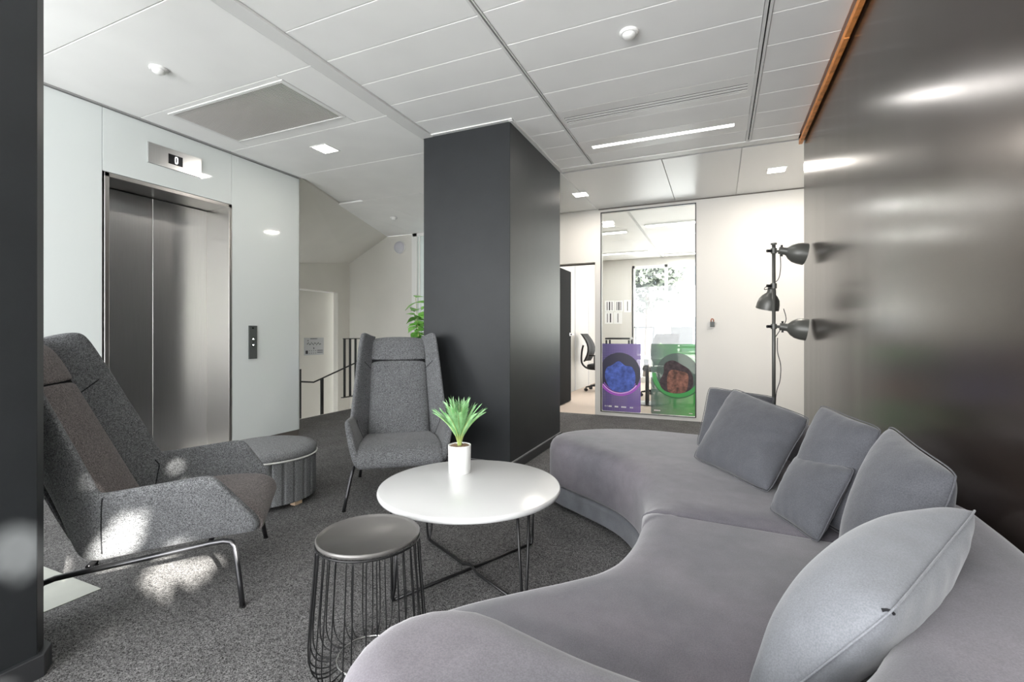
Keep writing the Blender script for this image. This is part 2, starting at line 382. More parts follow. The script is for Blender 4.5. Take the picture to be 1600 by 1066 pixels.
# ================================================================== LIFT
dr = struct(G().box(-4.38, XL+.003, 1.935, 1.964, 0, 2.241).box(-4.38, XL+.003, 2.878, 2.905, 0, 2.241).box(-4.38, XL+.003, 1.935, 2.905, 2.212, 2.241), 'door_1', 'steel_l', 'brushed steel lift doors', bevel=.001, seg=1)
for y0_, y1_ in ((1.964, 2.417), (2.421, 2.878)):
    B(-4.375, -4.352, y0_, y1_, .008, 2.205).build('door_leaf', 'steel', dr, bevel=.002, seg=1)
B(-4.38, XL, 1.964, 2.878, 0, .006).build('sill', 'steel_l', dr)
ind = thing('floor_indicator', 'steel lift floor display plate showing 0 above lift doors', 'display', (XL, 2.42, 2.40))
B(0, .012, -.208, .203, 0, .16).build('plate', 'steel', ind, bevel=.001, seg=1)
sc = B(.012, .0135, -.06, .05, .04, .118).build('screen', 'screen', ind); 
ring = [(.0145, .0+math.copysign(.5,math.cos(a))*.018*abs(math.cos(a))**.6*1.0, .079+math.copysign(1,math.sin(a))*.026*abs(math.sin(a))**.6) for a in [2*PI*i/28 for i in range(28)]]
G().tube(ring, .0028, 6, closed=True).build('digit', 'glow', sc)
cp = thing('lift_call_panel', 'slim grey lift call panel with two round buttons', 'control panel', (XL, 3.113, .834))
B(0, .01, -.043, .043, 0, .314).build('plate', 'char', cp, bevel=.001, seg=1)
B(.01, .0115, -.012, .008, .285, .298).build('sensor', 'screen', cp)
for zz, s in ((.188, 1), (.131, -1)):
    b = G().lathe_axis([(.0, 0), (.02, 0), (.02, .003), (.015, .003), (.015, .001), (0, .001)], (.01, 0, zz), (1,0,0), 20, cap=False).build('button', 'chrome', cp)
    G().add([(.0135, -.007, zz-.006*s), (.0135, .007, zz-.006*s), (.0135, 0, zz+.009*s)], [(0,1,2)]).build('arrow', 'glow', b)

# ================================================================== CEILING FITTINGS
gr = thing('air_grille', 'large rectangular slatted air grille in ceiling by lift', 'vent', ((GX0+GX1)/2, (GY0+GY1)/2, HC))
hx, hy = (GX1-GX0)/2, (GY1-GY0)/2
g = G().box(-hx, hx, -hy, -hy+.025, -.006, .02).box(-hx, hx, hy-.025, hy, -.006, .02).box(-hx, -hx+.03, -hy+.025, hy-.025, -.006, .02).box(hx-.03, hx, -hy+.025, hy-.025, -.006, .02)
g.build('frame', 'ceil_s', gr, bevel=.002, seg=1)
B(-hx+.02, hx-.02, -hy+.02, hy-.02, .018, .024).build('backing', 'gback', gr)
g = G(); n = 64
for i in range(n):
    x = -hx+.03+(2*hx-.06)*(i+.5)/n; g.box(x-.0045, x+.0045, -hy+.025, hy-.025, -.003, .012)
g.build('slats', 'grille', gr, kind='stuff')
def downlight(x, y, label, power=13):
    t = thing('downlight', label, 'ceiling light', (x, y, HC), 0, 'square recessed downlights')
    G().box(-.09, .09, -.09, -.078, -.004, .01).box(-.09, .09, .078, .09, -.004, .01).box(-.09, -.078, -.078, .078, -.004, .01).box(.078, .09, -.078, .078, -.004, .01).build('frame', 'plastic', t)
    B(-.078, .078, -.078, .078, -.001, .006).build('diffuser', 'lightw', t)
    l = bpy.data.lights.new('downlight_bulb', 'AREA'); l.size = .15; l.energy = power; l.color = (1, .93, .85)
    o = bpy.data.objects.new('downlight_bulb', l); COL.objects.link(o); o.parent = t; o.location = (0,0,-.006)
downlight(*DL[0], 'square glowing downlight beside the large ceiling grille', 4)
downlight(*DL[1], 'square glowing downlight by the charcoal column corner')
downlight(*DL[2], 'square glowing downlight above the floor lamp', 9)
downlight(1.45, 5.39, 'added unseen downlight behind the dark wall to brighten the back')  # extra lamp added out of view to lift the back wall
def smoke(x, y, label):
    t = thing('smoke_detector', label, 'smoke detector', (x, y, HC), 0, 'round white ceiling detectors')
    G().lathe([(.0,0),(.05,0),(.05,-.008),(.044,-.014),(.0,-.014)], 28, cap=False).build('base', 'plastic', t, autos=40)
    G().lathe([(.036,-.014),(.034,-.024),(.022,-.034),(.0,-.037)], 28, cap=False).build('dome', 'plastic', t, smooth=True)
smoke(-3.169, 1.797, 'round white detector on ceiling in front of lift')
smoke(-.445, 2.604, 'round white detector on ceiling above coffee table')
smoke(-4.206, 5.439, 'small round white detector on ceiling by stair hall')
# linear diffuser plank
df = thing('slot_diffuser', 'slotted linear air diffuser plank in white ceiling', 'vent', (-.447, 3.495, HC))
B(-.658, .658, -.15, -.045, 0, .02).build('face', 'ceil_s', df); B(-.658, .658, .075, .15, 0, .02).build('face', 'ceil_s', df)
for a_, b_ in ((-.658,-.628),(.625,.658)): B(a_, b_, -.045, .075, 0, .02).build('end_plate', 'ceil_s', df)
B(-.63, .63, -.05, .08, .008, .012).build('backing', 'dark', df)
for i in range(3):
    y = -.031+i*.038; B(-.628, .625, y, y+.024, 0, .003).build('slat', 'ceil_s', df)
# linear lamp plank
ll = thing('linear_lamp', 'long glowing linear lamp recessed in ceiling plank', 'ceiling light', (-.447, 4.095, HC))
B(-.658, .658, -.15, -.028, 0, .02).build('face', 'ceil_s', ll); B(-.658, .658, .028, .15, 0, .02).build('face', 'ceil_s', ll)
for a_, b_ in ((-.658,-.57),(.56,.658)): B(a_, b_, -.028, .028, 0, .02).build('end_plate', 'ceil_s', ll)
B(-.57, .56, -.028, .028, .002, .01).build('diffuser', 'lightlin', ll)
l = bpy.data.lights.new('linear_bulb', 'AREA'); l.shape = 'RECTANGLE'; l.size = 1.1; l.size_y = .05; l.energy = 4; l.color = (1,.98,.95)
o = bpy.data.objects.new('linear_bulb', l); COL.objects.link(o); o.parent = ll; o.location = (0,0,-.004)

# ================================================================== SOFA
def slab(outline, z0, z1, r_top, r_bot=.02, crown=0.0, k=5, seam=None, r_seam=.014):
    """solid with rounded rims from a plan outline; 'seam' = (first, last) vertex index of a straight joint that keeps a tight rim"""
    P = [Vector((p[0], p[1], 0)) for p in outline]; n = len(P)
    ar = sum(P[i].x*P[(i+1)%n].y-P[(i+1)%n].x*P[i].y for i in range(n))
    sg = 1 if ar > 0 else -1
    def en(i):
        t = (P[(i+1) % n]-P[i % n]).normalized(); return Vector((t.y, -t.x, 0))*sg
    off = []; dz = []; sc = []
    for i in range(n):
        n1, n2 = en(i-1), en(i)
        if seam and i in seam:
            ns, nf = (n2, n1) if i == seam[0] else (n1, n2)
            off.append(nf*r_top+ns*r_seam); dz.append(.4*r_top)
        elif seam and seam[0] < i < seam[1]:
            off.append(n1*r_seam); dz.append(r_seam)
        else:
            off.append((n1+n2).normalized()*r_top); dz.append(r_top)
    def ringat(ins, drop, z): return [Vector((P[i].x-off[i].x*ins, P[i].y-off[i].y*ins, z-dz[i]*drop)) for i in range(n)]
    R = []
    rb = r_bot/r_top
    for j in range(k+1):
        a = PI/2*j/k; R.append(ringat(rb*(1-math.sin(a)), 0, z0+r_bot*(1-math.cos(a))))
    for j in range(k+1):
        a = PI/2*j/k; R.append(ringat(1-math.cos(a), 1-math.sin(a), z1))
    if crown: R.append(ringat(1.25, 0, z1+crown*.3))
    g = G(); g.rings(R); return g
def sweep(center, hw):
    """plan outline of a band along a centreline with rounded ends; the third coordinate of each point is a half-width offset"""
    Cn = [Vector((p[0], p[1], 0)) for p in center]; hs = [hw+p[2] for p in center]; m = len(Cn); L = []; Rr = []
    for i in range(m):
        t = Cn[min(i+1,m-1)]-Cn[max(i-1,0)]; t.normalize(); nn = Vector((-t.y, t.x, 0))
        L.append(Cn[i]+nn*hs[i]); Rr.append(Cn[i]-nn*hs[i])
    def cap(c, t, h_):
        nn = Vector((-t.y, t.x, 0)); return [c+(-nn*math.cos(a)+t*math.sin(a))*h_ for a in [PI*j/10 for j in range(1,10)]]
    t1 = (Cn[-1]-Cn[-2]).normalized(); t0 = (Cn[0]-Cn[1]).normalized()
    return Rr, L, cap(Cn[-1], t1, hs[-1]), cap(Cn[0], t0, hs[0])
front = [(-.26,1.80),(-.262,1.62),(-.283,1.455),(-.325,1.34),(-.395,1.255),(-.50,1.15),(-.61,1.03),(-.675,.915),(-.645,.80),(-.55,.64),(-.37,.50),(-.18,.42),(.1,.37),(.36,.48),(.54,.75),(.62,1.1),(.636,1.45),(.636,1.745)]
fc = catmull([(*p,0) for p in front], 5)
def dense(a, b, n): return [Vector((*a,0)).lerp(Vector((*b,0)), i/n) for i in range(1, n)]
near_out = fc + dense((.636,1.745), (-.26,1.80), 7)
near_seam = (len(fc)-1, len(near_out))
farp = [(-.262,1.812),(-.285,2.05),(-.35,2.25),(-.455,2.42),(-.58,2.535),(-.75,2.65),(-.92,2.77),(-1.0,2.90),(-.985,3.04),(-.88,3.19),(-.70,3.31),(-.46,3.375),(-.2,3.36),(.06,3.32),(.3,3.17),(.5,2.88),(.61,2.5),(.636,2.1),(.636,1.757)]
ff = catmull([(*p,0) for p in farp], 5)
far_out = ff + dense((.636,1.757), (-.262,1.812), 7)
far_seam = (len(ff)-1, len(far_out))
def sofa(name, label, outl, cl, hw, ztop, seat_m, sm):
    outl = outl+[outl[0]] if False else outl
    t = thing(name, label, 'sofa', (0,0,0), 0, 'curved sofa modules')
    outl = outl[1:]+outl[:1]; sm = (sm[0]-1, len(outl)-1)
    slab(outl, .03, .135, .02, .015).build('base', 'sofab', t, smooth=True)
    slab(outl, .137, .42, .085, .03, .01, seam=sm).build('seat', seat_m, t, smooth=True)
    Rr, L, c1, c0 = sweep(catmull([(*p,0)[:3] for p in cl], 6), hw)
    band = Rr + c1 + L[::-1] + c0
    slab(band, .18, ztop, .068, .02, .004).build('backrest', 'sofa', t, smooth=True)
    return t
s1 = sofa('curved_sofa', 'grey suede curved sofa module wrapping under the near backrest', [(p.x,p.y) for p in near_out],
     [(-.368,.588),(-.18,.545),(0,.54),(.19,.60),(.345,.80),(.447,1.07,-.004),(.522,1.36,-.042),(.545,1.63,-.053)], .148, .615, 'sofa', near_seam)
s2 = sofa('curved_sofa', 'grey suede curved sofa module with rounded free end toward column', [(p.x,p.y) for p in far_out],
     [(.0,3.215),(.2,3.11),(.40,2.85),(.51,2.48),(.545,2.15),(.548,1.86)], .088, .60, 'sofa', far_seam)
for q_ in [(-0.5, -0.44, 0.62, 0.68), (0.1, 0.16, 0.6, 0.66), (0.45, 0.51, 1.2, 1.26), (-0.05, 0.01, 1.6, 1.66)]: B(*q_, 0, .031).build('foot', 'blackm', s1)
for q_ in [(-0.85, -0.79, 2.95, 3.01), (0, 0.06, 3.1, 3.16), (0.45, 0.51, 2.2, 2.26), (-0.15, -0.09, 1.95, 2.01)]: B(*q_, 0, .031).build('foot', 'blackm', s2)

# ================================================================== CUSHIONS
def cushion(label, TL, TR, BR, BL, th, m='cush', crease=None, n=22, pinch=.055, wr=0.0, seed=1, fold=False, tf=(1, 1), flap=None):
    TL, TR, BR, BL = [Vector(p) for p in (TL, TR, BR, BL)]
    ce_ = (TL+TR+BR+BL)/4; TL, TR, BR, BL = [ce_+(p-ce_)*1.035 for p in (TL, TR, BR, BL)]
    base = (BL+BR)/2
    t = thing('cushion', label, 'cushion', base, 0, 'grey sofa cushions')
    nrm = ((TR-TL).cross(BL-TL)).normalized()
    rnd = random.Random(seed)
    ph = [rnd.uniform(0,6) for _ in range(6)]
    def P(s, q, side):
        a = 2*s-1; b = 2*q-1
        # edges pull inward mid-way so that corners look like ears
        rc = 1-.075*(abs(a*b))**5
        s2 = .5+.5*a*(1-pinch*(1-b*b))*rc; q2 = .5+.5*b*(1-pinch*(1-a*a))*rc
        p = (TL*(1-s2)+TR*s2)*q2+(BL*(1-s2)+BR*s2)*(1-q2)
        prof = (max(0,1-abs(a)**2.4)**.62)*(max(0,1-abs(b)**2.4)**.62)
        d = th*.5*prof*(tf[0] if side > 0 else tf[1])
        if wr:
            ed = (1-max(abs(a),abs(b)))
            d += wr*math.sin(17*a+ph[0]+3*b)*math.exp(-6*ed)*prof**.5 + wr*math.sin(19*b+ph[1])*math.exp(-6*ed)*prof**.5
        if crease:
            d -= crease[1]*math.exp(-((q-crease[0]-.03*math.sin(3*s))/.035)**2)*side*(1-a*a)*prof**.5
            if side > 0: d += crease[2]*(1 if q < crease[0] else 0)*min(1,(crease[0]-q)/.06)*prof
        return p+nrm*d*side-base
    g = G()
    N1 = n+1
    for side in (1, -1):
        vs = [P(i/n, j/n, side) for j in range(N1) for i in range(N1)]
        g.add(vs, [(j*N1+i, j*N1+i+1, (j+1)*N1+i+1, (j+1)*N1+i) for j in range(n) for i in range(n)])
    me = g.mesh('cushion_cover'); bm = bmesh.new(); bm.from_mesh(me); bmesh.ops.remove_doubles(bm, verts=bm.verts, dist=.0004)
    bmesh.ops.recalc_face_normals(bm, faces=bm.faces); bm.to_mesh(me); bm.free()
    me.materials.append(M[m])
    for p in me.polygons: p.use_smooth = True
    o = bpy.data.objects.new('cover', me); COL.objects.link(o); o.parent = t
    sb = o.modifiers.new('sub','SUBSURF'); sb.levels = sb.render_levels = 1
    edge = [P(i/n,0,0) for i in range(n)]+[P(1,j/n,0) for j in range(n)]+[P(1-i/n,1,0) for i in range(n)]+[P(0,1-j/n,0) for j in range(n)]
    G().tube(edge, .0018, 6, closed=True).build('seam', m, t, smooth=True)
    if fold:
        for pts_ in ([(.968,.032,1),(.98,.02,1),(.99,.01,0)], [(.95,.02,-1),(.975,.015,-1),(.99,.01,0)]):
            G().tube(catmull([P(*q_) for q_ in pts_], 4), [.0025,.0025,.002,.002,.002,.0018,.0015,.0015,.0012], 6).build('corner_fold', 'seam', t, smooth=True)
    return t
c1 = cushion('upright grey felt cushion half hidden at far end of sofa', (-.055,3.13,.75), (.30,3.05,.715), (.17,2.74,.44), (-.115,2.86,.44), .13, wr=.004, seed=2)
c2 = cushion('broad grey felt cushion leaning in front of the hidden one', (.075,2.93,.77), (.385,2.50,.69), (.185,2.15,.43), (-.125,2.62,.43), .17, wr=.006, seed=3)
c3 = cushion('slumped grey felt cushion with its lower half folded forward', (.385,2.28,.785), (.505,1.95,.755), (.37,1.76,.44), (.215,2.05,.44), .12, wr=.004, seed=4)
fq = cushion('flap', (.283,2.15,.60), (.41,1.855,.635), (.28,1.705,.428), (.17,1.965,.428), .10, wr=.005, seed=8)
for ch in list(fq.children):     # the folded half belongs to the slumped cushion
    ch.name = 'folded_half' if ch.name.startswith('cover') else 'folded_seam'
    ch.parent = c3; ch.location = fq.location-c3.location
bpy.data.objects.remove(fq)
c4 = cushion('large square grey felt cushion beside the folded one', (.51,1.90,.78), (.53,1.47,.735), (.345,1.24,.43), (.305,1.575,.43), .17, wr=.004, seed=5)
c5 = cushion('plump light grey cushion standing on edge over the backrest', (.31,1.30,.50), (.50,1.30,.71), (.232,.85,.671), (.03,.86,.42), .215, 'cushl', tf=(.6, 1), wr=.006, seed=6, n=28, pinch=.03, fold=True)

# ================================================================== ARMCHAIRS
SEC = [  # (base outer xyz, edge xyz) along the side panel from front tip round to the top of the wing
 ((.252, .040,.262),(.262, .055,.292)),
 ((.262, .020,.260),(.285, .035,.335)),
 ((.264,-.030,.257),(.318,-.030,.425)),
 ((.264,-.075,.255),(.336,-.082,.500)),
 ((.263,-.110,.254),(.342,-.110,.520)),
 ((.262,-.150,.252),(.343,-.150,.519)),
 ((.258,-.280,.240),(.342,-.280,.506)),
 ((.256,-.400,.230),(.340,-.405,.494)),
 ((.254,-.470,.222),(.339,-.446,.490)),
 ((.252,-.500,.220),(.338,-.458,.494)),
 ((.250,-.555,.236),(.336,-.468,.512)),
 ((.242,-.590,.360),(.332,-.490,.562)),
 ((.234,-.655,.520),(.320,-.553,.695)),
 ((.227,-.755,.760),(.306,-.640,.878)),
 ((.224,-.825,.930),(.294,-.700,1.000)),
 ((.222,-.848,.985),(.286,-.726,1.050)),
 ((.221,-.858,1.010),(.280,-.745,1.072)),
 ((.220,-.868,1.030),(.272,-.775,1.078)),
 ((.214,-.876,1.042),(.256,-.858,1.058)),
]
def sidepanel(sx):
    rings = []
    for b, e in SEC:
        b, e = Vector(b), Vector(e)
        tin = Vector((-.052, .0, .012)); tie = Vector((-.03, 0, .004))
        mo = b.lerp(e, .5)+Vector((.012,0,0)); mi = b.lerp(e, .5)+Vector((-.04,0,.004))
        up = (e-b).normalized()*.006
        r = [b, b.lerp(e,.12)+Vector((.004,0,0)), mo, b.lerp(e,.88)+Vector((.006,0,0)), e, e+tie*.55+up, e+tie, b.lerp(e,.85)+Vector((-.036,0,.002)), mi, b+tin, b+tin*.5]
        rings.append([Vector((p.x*sx, p.y, p.z)) for p in r])
    return G().rings(rings)
def pad(path, hw, th, crown=.012, nx=8, edge=.012):
    """cushion pad swept along a (y,z) path; hw = half width list"""
    rs = []
    m = len(path)
    for i, (y, z) in enumerate(path):
        a = path[max(i-1,0)]; b = path[min(i+1,m-1)]
        ty, tz = b[0]-a[0], b[1]-a[1]; l = math.hypot(ty,tz); ny, nz = -tz/l, ty/l   # normal to the path
        w = hw[i] if isinstance(hw,(list,tuple)) else hw
        t = th[i] if isinstance(th,(list,tuple)) else th
        top = []; bot = []
        for k in range(nx+1):
            s = -1+2*k/nx; c = crown*(1-s*s)-edge*abs(s)**6
            top.append(Vector((s*w, y+ny*c, z+nz*c)))
            bot.append(Vector((s*w*.985, y-ny*t, z-nz*t)))
        rs.append(top+bot[::-1])
    return G().rings(rs)
def armchair(label, mid, ang, warm):
    t = thing('wing_armchair', label, 'armchair', (mid[0], mid[1], 0), math.radians(ang)-PI/2, 'grey wool wing armchairs')
    cm = 'chair'; wm = 'chair_w' if warm else 'chair'
    pans = [sidepanel(sx).build('side_panel', cm, t, smooth=True, sub=2) for sx in (1, -1)]
    # seat: from front lip to rear; path runs rear -> front, normal up
    sp = [(.030,.258),(.044,.272),(.042,.290),(.020,.306),(-.03,.316),(-.12,.320),(-.25,.320),(-.4,.316),(-.52,.310),(-.56,.308)]
    hw = [.25,.258,.262,.266,.27,.27,.262,.25,.235,.225]
    seat = pad(sp, hw, [.01,.02,.03,.05,.06,.06,.06,.05,.05,.05], .034, edge=.012)
    seat.build('seat', wm, t, smooth=True, sub=1)
    # backrest (lower pad) and headrest
    def bl(z): return -.475-(z-.33)*.335/.70
    zs = [.30,.36,.45,.55,.65,.75,.82,.858,.866]
    bp = [(bl(z)+(-.007 if i == len(zs)-1 else 0), z) for i, z in enumerate(zs)]
    hwb = [.222,.22,.219,.218,.217,.216,.215,.215,.214]
    pad(bp[::-1], hwb[::-1], .07, .010).build('backrest', wm, t, smooth=True, sub=1)
    zs = [.869,.877,.92,.97,1.010,1.034,1.042]
    off = [-.007,.001,.003,.001,-.006,-.026,-.055]
    hp = [(bl(z)+o_, z) for z, o_ in zip(zs, off)]
    pad(hp[::-1], .215, [.01,.03,.05,.06,.06,.05,.04], .010).build('headrest', wm, t, smooth=True, sub=1)
    pad([(bl(z)-.012, z) for z in (.89,.868,.845)], .214, .03, .010).build('seam', 'seam', t, smooth=True)
    # back shell and under shell
    bs = [(-.50,.236),(-.54,.27),(-.60,.385),(-.70,.625),(-.80,.86),(-.865,1.015),(-.868,1.034)]
    pad([(y,z) for y,z in bs][::-1], [.225,.225,.225,.232,.238,.24,.24], .02, -.01).build('back_shell', cm, t, smooth=True, sub=1)
    pad([(.03,.262),(-.1,.254),(-.3,.245),(-.5,.238)], .25, .01, .0).build('seat_shell', cm, t, smooth=True)
    # tube frame
    for sx in (1, -1):
        pts = [(.335*sx,.0,.004),(.318*sx,-.012,.09),(.298*sx,-.028,.19)]
        pts += [(.289*sx,-.036,.225),(.284*sx,-.05,.243),(.279*sx,-.075,.247),(.272*sx,-.12,.243)]
        pts += [(.262*sx,-.35,.214),(.258*sx,-.54,.194),(.258*sx,-.61,.186),(.26*sx,-.642,.176),(.264*sx,-.655,.165),(.268*sx,-.67,.13),(.285*sx,-.70,.004)]
        G().tube(pts, .0105, 10).build('leg_frame', 'gun', t, smooth=True)
        for (x, y) in ((.335*sx, 0), (.285*sx, -.70)): G().lathe([(.012,0),(.012,.006)], 12, (x,y,0)).build('foot_cap', 'blackm', t)
    for y, z in ((-.13,.232), (-.52,.2)):
        G().tube([(-.245,y,z+.006),(.245,y,z+.006)], .009, 8).build('cross_bar', 'gun', t, smooth=True)
    # stitched seams on the panels (arm / wing joint)
    bpy.context.view_layer.update(); dg = bpy.context.evaluated_depsgraph_get()
    for pnl, sx in zip(pans, (1,-1)):
        ev = pnl.evaluated_get(dg)
        for k_, rng, dx in ((8, (.0,.25,.5,.75,.97), .1), (8, (.3,.5,.75,.97), -.1), (13, (.25,.5,.75,.97), -.1)):
            b, e = Vector(SEC[k_][0]), Vector(SEC[k_][1]); pth = []
            for q_ in [rng[0]+(rng[-1]-rng[0])*i/12 for i in range(13)]:
                p = b.lerp(e, q_); p = Vector(((p.x+dx)*sx, p.y, p.z)); ok, lc, nm, ix = ev.closest_point_on_mesh(p)
                pth.append(lc)
            G().tube(pth, .0022, 6).build('stitching', 'seam', pnl, smooth=True)
    return t
armchair('high-backed grey wing armchair with pinkish seat beside dark pillar', (-1.947,1.514), math.degrees(math.atan2(.698,.716)), True)
armchair('high-backed grey wing armchair standing against the charcoal column', (-1.805,2.405), -52, False)

# ================================================================== POUF
pf = thing('pouf', 'round grey pleated pouf with white piping and pale wooden feet', 'pouf', (-2.70, 2.18, 0))
n = 240; rings = []
def pr(z, amp):
    r0 = .296
    return [(Vector(((r0-amp*math.exp(-((((i/n*26) % 1)-.5)/.07)**2))*math.cos(2*PI*i/n), (r0-amp*math.exp(-((((i/n*26) % 1)-.5)/.07)**2))*math.sin(2*PI*i/n), z))) for i in range(n)]
G().rings([pr(.028,.004), pr(.035,.012), pr(.1,.02), pr(.2,.02), pr(.27,.016), pr(.292,.008)]).build('pleated_body', 'pouf', pf, smooth=True)
G().lathe([(.2,.29),(.298,.296),(.302,.312),(.298,.332),(.282,.348),(.24,.358),(.15,.364),(.0,.366)], 64, cap=False).build('cushion_top', 'pouf', pf, smooth=True)
G().tube([(.303*math.cos(2*PI*i/72), .303*math.sin(2*PI*i/72), .294) for i in range(72)], .0055, 8, closed=True).build('piping', 'piping', pf, smooth=True)
for a in (-72, 0, 108, 200):
    ca, sa = math.cos(math.radians(a)), math.sin(math.radians(a))
    f_ = B(-.03,.03,-.02,.02,0,.03).build('foot', 'oak', pf, bevel=.002, seg=1); f_.location = (.262*ca,.262*sa,0); f_.rotation_euler = (0,0,math.radians(a)+PI/2)

# ================================================================== COFFEE TABLE
TC = (-1.032, 1.885)
ct = thing('coffee_table', 'round white coffee table on crossed black wire legs', 'table', (*TC, 0))
G().lathe([(.0,.368),(.398,.368),(.405,.371),(.408,.378),(.408,.384),(.405,.391),(.400,.393),(0,.393)], 96, cap=False).build('table_top', 'tablew', ct, autos=50)
d1 = Vector((-.42,-.907,0)); d2 = Vector((.884,-.467,0))
for d, zc in ((d1, .008), (d2, .026)):
    sgn = 1
    a = d*.385; b = -d*.385
    nn = Vector((-d.y, d.x, 0))
    mid_ = [a+Vector((0,0,.008)), d*.06+Vector((0,0,.008)), Vector((0,0,zc)), -d*.06+Vector((0,0,.008)), b+Vector((0,0,.008))]
    G().tube(mid_, .0065, 8).build('floor_rod', 'blackm', ct, smooth=True)
    for e in (a, b):
        u_ = e.normalized()
        for k in (-1, 1):
            G().tube([e*.97+Vector((0,0,.008)), e+Vector((0,0,.014))+nn*.004*k, e*.99+nn*.012*k+Vector((0,0,.06)), e*.975+nn*.03*k+Vector((0,0,.368))], .0058, 8).build('leg', 'blackm', ct, smooth=True)
# ================================================================== WIRE SIDE TABLE
stp = thing('wire_side_table', 'black wire basket side table with round metal tray top', 'table', (-1.055, 1.235, 0))
ZT = .415; RT = .163
G().lathe([(0,ZT-.012),(RT-.006,ZT-.012),(RT,ZT-.008),(RT+.002,ZT),(RT-.002,ZT+.004),(RT-.007,ZT),(RT-.011,ZT-.005),(0,ZT-.006)], 72, cap=False).build('tray', 'tray', stp, autos=60)
G().tube([((RT+.001)*math.cos(2*PI*i/72),(RT+.001)*math.sin(2*PI*i/72),ZT-.014) for i in range(72)], .0035, 6, closed=True).build('rim_ring', 'wire', stp, smooth=True)
G().tube([(.10*math.cos(2*PI*i/60),.10*math.sin(2*PI*i/60),.016) for i in range(60)], .0035, 6, closed=True).build('base_ring', 'chrome', stp, smooth=True)
wp_ = catmull([(RT,0,ZT-.014),(RT+.006,0,.30),(RT+.016,0,.18),(RT+.022,0,.09),(RT+.019,0,.045),(RT+.002,0,.014),(RT-.03,0,.004),(.10,0,.013)], 5)
w0 = G().tube(wp_, .0021, 6).build('wire', 'wire', stp, smooth=True)
NW = 34
for i in range(1, NW): inst(w0, 'wire', stp, rot=(0,0,2*PI*i/NW+.03*math.sin(i*2.4)))

# ================================================================== PALM IN POT
pp = thing('potted_palm', 'small artificial palm in white cylinder pot on coffee table', 'plant', (-1.165, 2.02, .393))
G().lathe([(0,.0),(.052,0),(.054,.003),(.056,.135),(.053,.136),(.050,.128),(0,.126)], 48, cap=False).build('pot', 'pot', pp, autos=40)
g = G(); rnd = random.Random(3)
for i in range(110):
    a = rnd.uniform(0,6.28); r = .047*math.sqrt(rnd.random()); s_ = rnd.uniform(.004,.008)
    g.lathe([(0,-s_*.6),(s_,0),(s_*.7,s_*.5),(0,s_*.65)], 6, (r*math.cos(a), r*math.sin(a), .129), cap=False)
g.build('pebbles', 'pebble', pp, kind='stuff')
def frond(L, bend, seed):
    rnd = random.Random(seed); g = G(); P = []
    for i in range(13):
        s = i/12; P.append(Vector((bend*L*(s**1.7)*.95, 0, L*(s-.22*bend*s**2.2))))
    for i in range(3, 13):
        p = P[i]; tg = (P[min(i+1,12)]-P[i-1]).normalized()
        for q in (0, .5):
            if i == 12 and q: continue
            pb = p.lerp(P[min(i+1,12)], q)
            for sd in (-1, 1):
                l = L*(.34-.22*abs(i/12-.45))*rnd.uniform(.8,1.1)
                d = (tg*.86+Vector((0,sd*.5,0))+Vector((0,0,.1))).normalized(); wv = d.cross(Vector((0,sd,.5))).normalized()*.0024
                tip = pb+d*l+Vector((0,0,-.12*l)); md = pb+d*l*.45
                g.add([pb, md+wv, tip, md-wv], [(0,1,2,3)])
    tg = (P[12]-P[11]).normalized(); g.add([P[12], P[12]+tg*L*.1+Vector((0,.002,0)), P[12]+tg*L*.22, P[12]+tg*L*.1-Vector((0,.002,0))], [(0,1,2,3)])
    g2 = G().tube(P, [.0024-.0016*i/12 for i in range(13)], 5)
    return g, g2
rnd = random.Random(11)
for i in range(21):
    az = i*2.39996; bend = .62 if i < 8 else (.42 if i < 13 else .16)
    L = rnd.uniform(.17,.20) if i < 8 else rnd.uniform(.18,.215)
    g, g2 = frond(L, bend, i)
    fo = g.build('frond', 'frond', pp); fo.location = (.008*math.cos(az), .008*math.sin(az), .128); fo.rotation_euler = (0, 0, az)
    g2.build('frond_stem', 'stem', fo, smooth=True)
# ================================================================== TALL LEAFY PLANT behind armchair
tp = thing('leafy_plant', 'tall leafy green plant peeking out behind armchair', 'plant', (-2.96, 4.32, 0))
G().lathe([(0,0),(.13,0),(.15,.02),(.17,.32),(.16,.33),(.15,.30),(0,.29)], 32, cap=False).build('pot', 'pot', tp, autos=40)
lf = G(); nn = 8; prof_ = [0,.55,.9,1,.92,.72,.42,.14,0]
rows = []
for i in range(9):
    y = i/8; w = prof_[i]*.46+.002
    rows += [(-w, y, .08*w-.18*y*y), (0, y, -.04-.18*y*y), (w, y, .08*w-.18*y*y)]
lf.add(rows, [(3*i+k, 3*i+k+1, 3*i+k+4, 3*i+k+3) for i in range(8) for k in range(2)])
leaf0 = None; rnd = random.Random(5)
for s in range(5):
    bx, by = rnd.uniform(-.05,.05), rnd.uniform(-.05,.05)
    top = [1.47, 1.36, 1.28, 1.38, 1.24][s]; tx, ty = [(-.07,-.02),(.02,.03),(-.10,.02),(.08,0),(-.03,-.05)][s]
    P = catmull([(bx*.3,by*.3,.28),(bx,by,.7),(bx*.5+tx*.6,by*.5+ty*.6,1.0),(tx,ty,top)], 6)
    G().tube(P, [.006-.004*i/(len(P)-1) for i in range(len(P))], 6).build('stem', 'stem', tp, smooth=True)
    for k in range(17):
        z = top-(k/17)*.62; i = min(range(len(P)), key=lambda q: abs(P[q].z-z)); p = P[i]
        sc_ = rnd.uniform(.10,.15)
        rot = (rnd.uniform(-.5,.35), rnd.uniform(-.3,.3), k*2.4+s)
        if leaf0 is None:
            leaf0 = lf.build('leaf', 'leaf', tp, smooth=True); o = leaf0
        else: o = inst(leaf0, 'leaf', tp)
        o.location = p; o.rotation_euler = rot; o.scale = (sc_, sc_, sc_)
